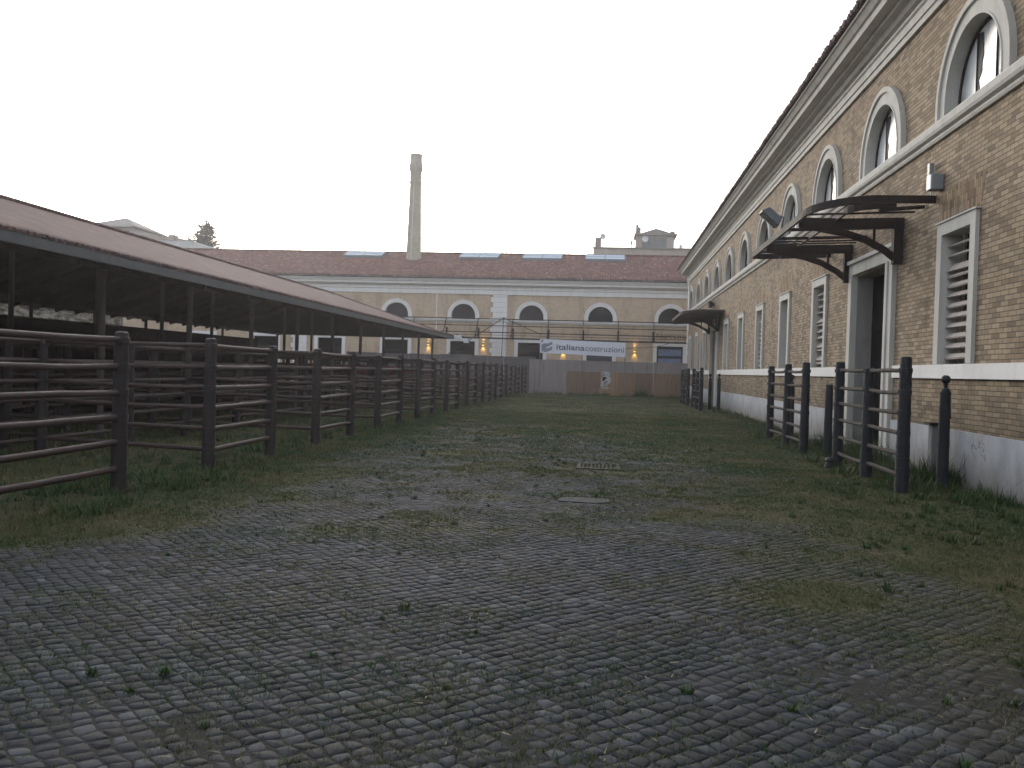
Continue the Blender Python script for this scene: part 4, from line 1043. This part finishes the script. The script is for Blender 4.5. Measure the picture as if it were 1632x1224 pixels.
def dish(x,y,z,r,ang,label):
    R=thing('satellite_dish',label,'satellite dish',(x,y,z),'satellite dishes on the terrace building')
    m=MB(); vs=[];fs=[]; n=16; a=ang; ca,sa=math.cos(a),math.sin(a)
    for j,(q,dp) in enumerate(((.0,.12),(.5,.09),(.85,.03),(1,.0),(1,-.02),(.85,.01),(.5,.07),(0,.10))):
        for k in range(n):
            t=2*math.pi*k/n; lx=r*q*math.cos(t); lz=r*q*math.sin(t); ly=dp*r*2
            vs.append((x+lx*ca-ly*sa,y+lx*sa+ly*ca,z+lz))
    for j in range(7):
        for k in range(n): fs.append((j*n+k,j*n+(k+1)%n,(j+1)*n+(k+1)%n,(j+1)*n+k))
    m.add(vs,fs); m.build('dish',M['dish'],R,smooth=True); MB().tube([(x,y+.1,z),(x,y+.15,z-r*1.5),(x,y+.15,15.7)],.03,5).build('mast',M['grey_metal'],R)
dish(-1.0,Yf+.2,17.0,.34,.3,'pale satellite dish on the leftmost rooftop stub of the terrace building')
dish(2.25,Yf+.4,16.35,.28,1.1,'narrow edge-on satellite dish just left of the turret')
dish(3.75,Yf-.1,16.75,.36,.1,'pale satellite dish in front of the turret wall')
dish(7.75,Yf+.6,16.0,.32,.9,'satellite dish right of the turret, near the brick hall cornice')
def antenna(x,y,z0,z1,label):
    R=thing('roof_antenna',label,'antenna',(x,y,z0),'thin rooftop antennas'); MB().tube([(x,y,z0),(x,y,z1)],.022,5).build('mast',M['grey_metal'],R)
    m=MB(); 
    for i in range(4): m.tube([(x-.35+.1*i,y,z1-.15-.12*i),(x+.35-.1*i,y,z1-.15-.12*i)],.012,4)
    m.build('crossbars',M['grey_metal'],R)
antenna(-1.0,Yf+2,15.6,19.0,'thin aerial mast above the leftmost end of the terrace building')
antenna(-19.0,Yf+1,8,18.3,'thin aerial mast rising behind the rear roof right of the chimney')
antenna(5.6,Yf+2,17.2,19.0,'thin aerial mast on the turret roof')
# support buildings for the mast so it does not float
R=thing('hip_roof_house','pale house with overhanging hipped roof behind the shed ridge','house',(-59.5,Yf,0))
MB().box(-61.9,-57.0,Yf,Yf+6,0,17.25).build('wall',M['bgwhite'],R)
m=MB(); m.add([(-63.2,Yf-1,17.2),(-56.2,Yf-1,17.2),(-56.2,Yf+7,17.2),(-63.2,Yf+7,17.2),(-59.6,Yf+3,18.95),(-63.2,Yf-1,17.32),(-56.2,Yf-1,17.32),(-56.2,Yf+7,17.32),(-63.2,Yf+7,17.32)],[(0,3,2,1),(0,1,6,5),(1,2,7,6),(2,3,8,7),(3,0,5,8),(5,6,4),(6,7,4),(7,8,4),(8,5,4)]); m.build('roof',M['bgdark'],R)
m=MB()
for x in (-61.2,-59.6,-58.2): m.box(x,x+.7,Yf-.03,Yf+.02,16.0,16.9)
m.build('window',M['archdark'],R)
R=thing('flat_roof_house','pale low house with parapet and small chimneys between hipped house and conifer','house',(-53,Yf,0))
m=MB(); m.box(-56.9,-49.9,Yf+.5,Yf+9,0,15.9); m.build('wall',M['bgwhite'],R)
m=MB(); m.box(-57,-52.0,Yf+.4,Yf+1,15.903,16.3); m.hexa([(-51.9,Yf+.4,15.903),(-49.5,Yf+.4,15.903),(-49.5,Yf+1,15.903),(-51.9,Yf+1,15.903),(-51.9,Yf+.4,16.3),(-50.6,Yf+.4,16.0),(-50.6,Yf+1,16.0),(-51.9,Yf+1,16.3)]); m.box(-56.4,-55.2,Yf+.6,Yf+1.6,16.303,16.55); m.box(-52.9,-52.1,Yf+.6,Yf+1.6,16.303,16.6); m.build('parapet',M['bgwall'],R)
# conifer
R=thing('conifer_tree','spiky dark conifer crown rising behind the far end of the shed ridge','tree',(-52.8,110,0))
MB().tube([(-52.8,110,0),(-52.75,110,12),(-52.7,110,19.4)],[.35,.2,.04],8).build('trunk',M['bark'],R)
vs=[];fs=[]
rt=random.Random(5)
z=8.0
while z<19.6:
    f=(19.6-z)/11.6; Lr=.35+2.5*min(1,f*3.6)**.8
    for k in range(10 if z<18.6 else 6):
        a=rt.random()*6.28; L=Lr*rt.uniform(.55,1.12); up=rt.uniform(.0,.45)
        d=Vector((math.cos(a),math.sin(a),up)).normalized(); p0=Vector((-52.72,110,z+rt.uniform(-.2,.2)))
        n=max(10,int(L*40))
        for j in range(n):
            t=(j+rt.random())/n; c=p0+d*L*t+Vector((0,0,.22*t*t)); w=.17*(1.15-.6*t)
            c+=Vector((rt.uniform(-w,w),rt.uniform(-w,w),rt.uniform(-w,w)*.5)); s_=.15
            q=[Vector((rt.uniform(-1,1),rt.uniform(-1,1),rt.uniform(-.3,1))).normalized()*s_*rt.uniform(.7,1.6) for _ in range(2)]
            i0=len(vs); vs+= [c,c+q[0],c+q[0]*.5+q[1]]; fs.append((i0,i0+1,i0+2))
    z+=.20
MB().add(vs,fs).build('crown',M['leaf'],R,recalc=False)
# pale wall block west of the shed seen through the gap under the far eave
R=thing('west_hall','pale weathered hall seen through the gap under the shed eave','building',(-36,20,0))
wt=NT('west_plaster'); wn_=wt.noise(1,7,.75,vec=wt.mapv((1.,.55,1.8))); wt.col(wt.ramp(wn_,[(.36,(.03,.03,.022)),(.46,(.10,.085,.06)),(.54,(.34,.30,.25)),(.7,(.42,.38,.33))])); wt.rough(.9,.1); wm=wt.m; MB().box(-44,-36,-40,62,0,4.9).build('wall',wm,R)
m=MB(); m.add([(-35.5,-40,4.85),(-35.5,62.5,4.85),(-40,62.5,6.3),(-40,-40,6.3),(-44.5,62.5,4.85),(-44.5,-40,4.85)],[(0,1,2,3),(3,2,4,5)]); m.build('roof',M['tileS'],R)
for i in range(16):
    y=-10+i*4.4; m=MB(); m.box(-35.99,-35.95,y,y+1.5,.2,3.2); m.build('window',M['archdark'],R)
s=thing('outer_pen_fence','outer pen rails beyond the shed seen against the pale west hall','fence',(-24,20,0))
for z in (.5,1.1,1.7,2.3,2.75): MB().tube([(-24,y,z+random.uniform(-.05,.05)) for y in range(4,64,4)],.05,6).build('rail',M['railL'],s)
for y in range(4,64,4): MB().tube([(-24,y,0),(-24,y,2.9)],.09,8).build('post',M['postL'],s)

# ------------------------------------------------------------ camera
cam=bpy.data.cameras.new('camera'); co=bpy.data.objects.new('camera',cam); COL.objects.link(co); SC.camera=co
f=1400.; cam.sensor_width=36; cam.sensor_fit='HORIZONTAL'; cam.lens=36*f/1632; cam.clip_end=3000; cam.clip_start=.05
vx,vy,roll=968-816.,594-612.,.030
fy=Vector((vx,vy,f)).normalized(); h2=Vector((vx+math.cos(roll)*1000,vy+math.sin(roll)*1000,f)); n=fy.cross(h2).normalized()
if n.y<0: n=-n
up=-n; right=fy.cross(up)
mat=Matrix(((right.x,-right.y,-right.z,0),(fy.x,-fy.y,-fy.z,0),(up.x,-up.y,-up.z,1.6),(0,0,0,1)))
co.matrix_world=mat

# ------------------------------------------------------------ light
SUN_EL=rad(15); SUN_AZ=rad(-22)   # azimuth from +Y, negative = to the left of the view
w=bpy.data.worlds.new('World'); SC.world=w; w.use_nodes=True; nt=w.node_tree; bg=nt.nodes['Background']
sky=nt.nodes.new('ShaderNodeTexSky'); sky.sky_type='NISHITA'; sky.sun_disc=False; sky.sun_elevation=SUN_EL; sky.sun_rotation=SUN_AZ; sky.dust_density=4.0; sky.air_density=1.0; sky.ozone_density=1.0
hs=nt.nodes.new('ShaderNodeHueSaturation'); hs.inputs['Saturation'].default_value=.45; nt.links.new(sky.outputs[0],hs.inputs['Color'])
ad=nt.nodes.new('ShaderNodeVectorMath'); ad.operation='ADD'; ad.inputs[1].default_value=(4.1,4.5,5.2)   # thin bright overcast over the clear-sky gradient
nt.links.new(hs.outputs[0],ad.inputs[0]); nt.links.new(ad.outputs[0],bg.inputs[0]); bg.inputs[1].default_value=.13
sd=bpy.data.lights.new('sun','SUN'); sd.energy=.5; sd.angle=rad(14); sd.color=(1,.93,.84); so=bpy.data.objects.new('sun',sd); COL.objects.link(so)
d=Vector((math.sin(SUN_AZ)*math.cos(SUN_EL),math.cos(SUN_AZ)*math.cos(SUN_EL),math.sin(SUN_EL)))
so.rotation_euler=d.to_track_quat('Z','Y').to_euler()
hz=MB().box(-75,30,-20,125,-1.2,24).build('haze',bpy.data.materials.new('haze_air'),None); hz['kind']='stuff'
hm=hz.data.materials[0]; hm.use_nodes=True; ht=hm.node_tree; ht.nodes.remove(ht.nodes['Principled BSDF']); pv=ht.nodes.new('ShaderNodeVolumePrincipled')
pv.inputs['Density'].default_value=.0008; pv.inputs['Anisotropy'].default_value=.6; pv.inputs['Color'].default_value=(.97,.95,.97,1); ht.links.new(pv.outputs[0],[n for n in ht.nodes if n.type=='OUTPUT_MATERIAL'][0].inputs['Volume'])
SC.view_settings.view_transform='Standard'; SC.view_settings.look='None'; SC.view_settings.exposure=0.27; SC.view_settings.gamma=1
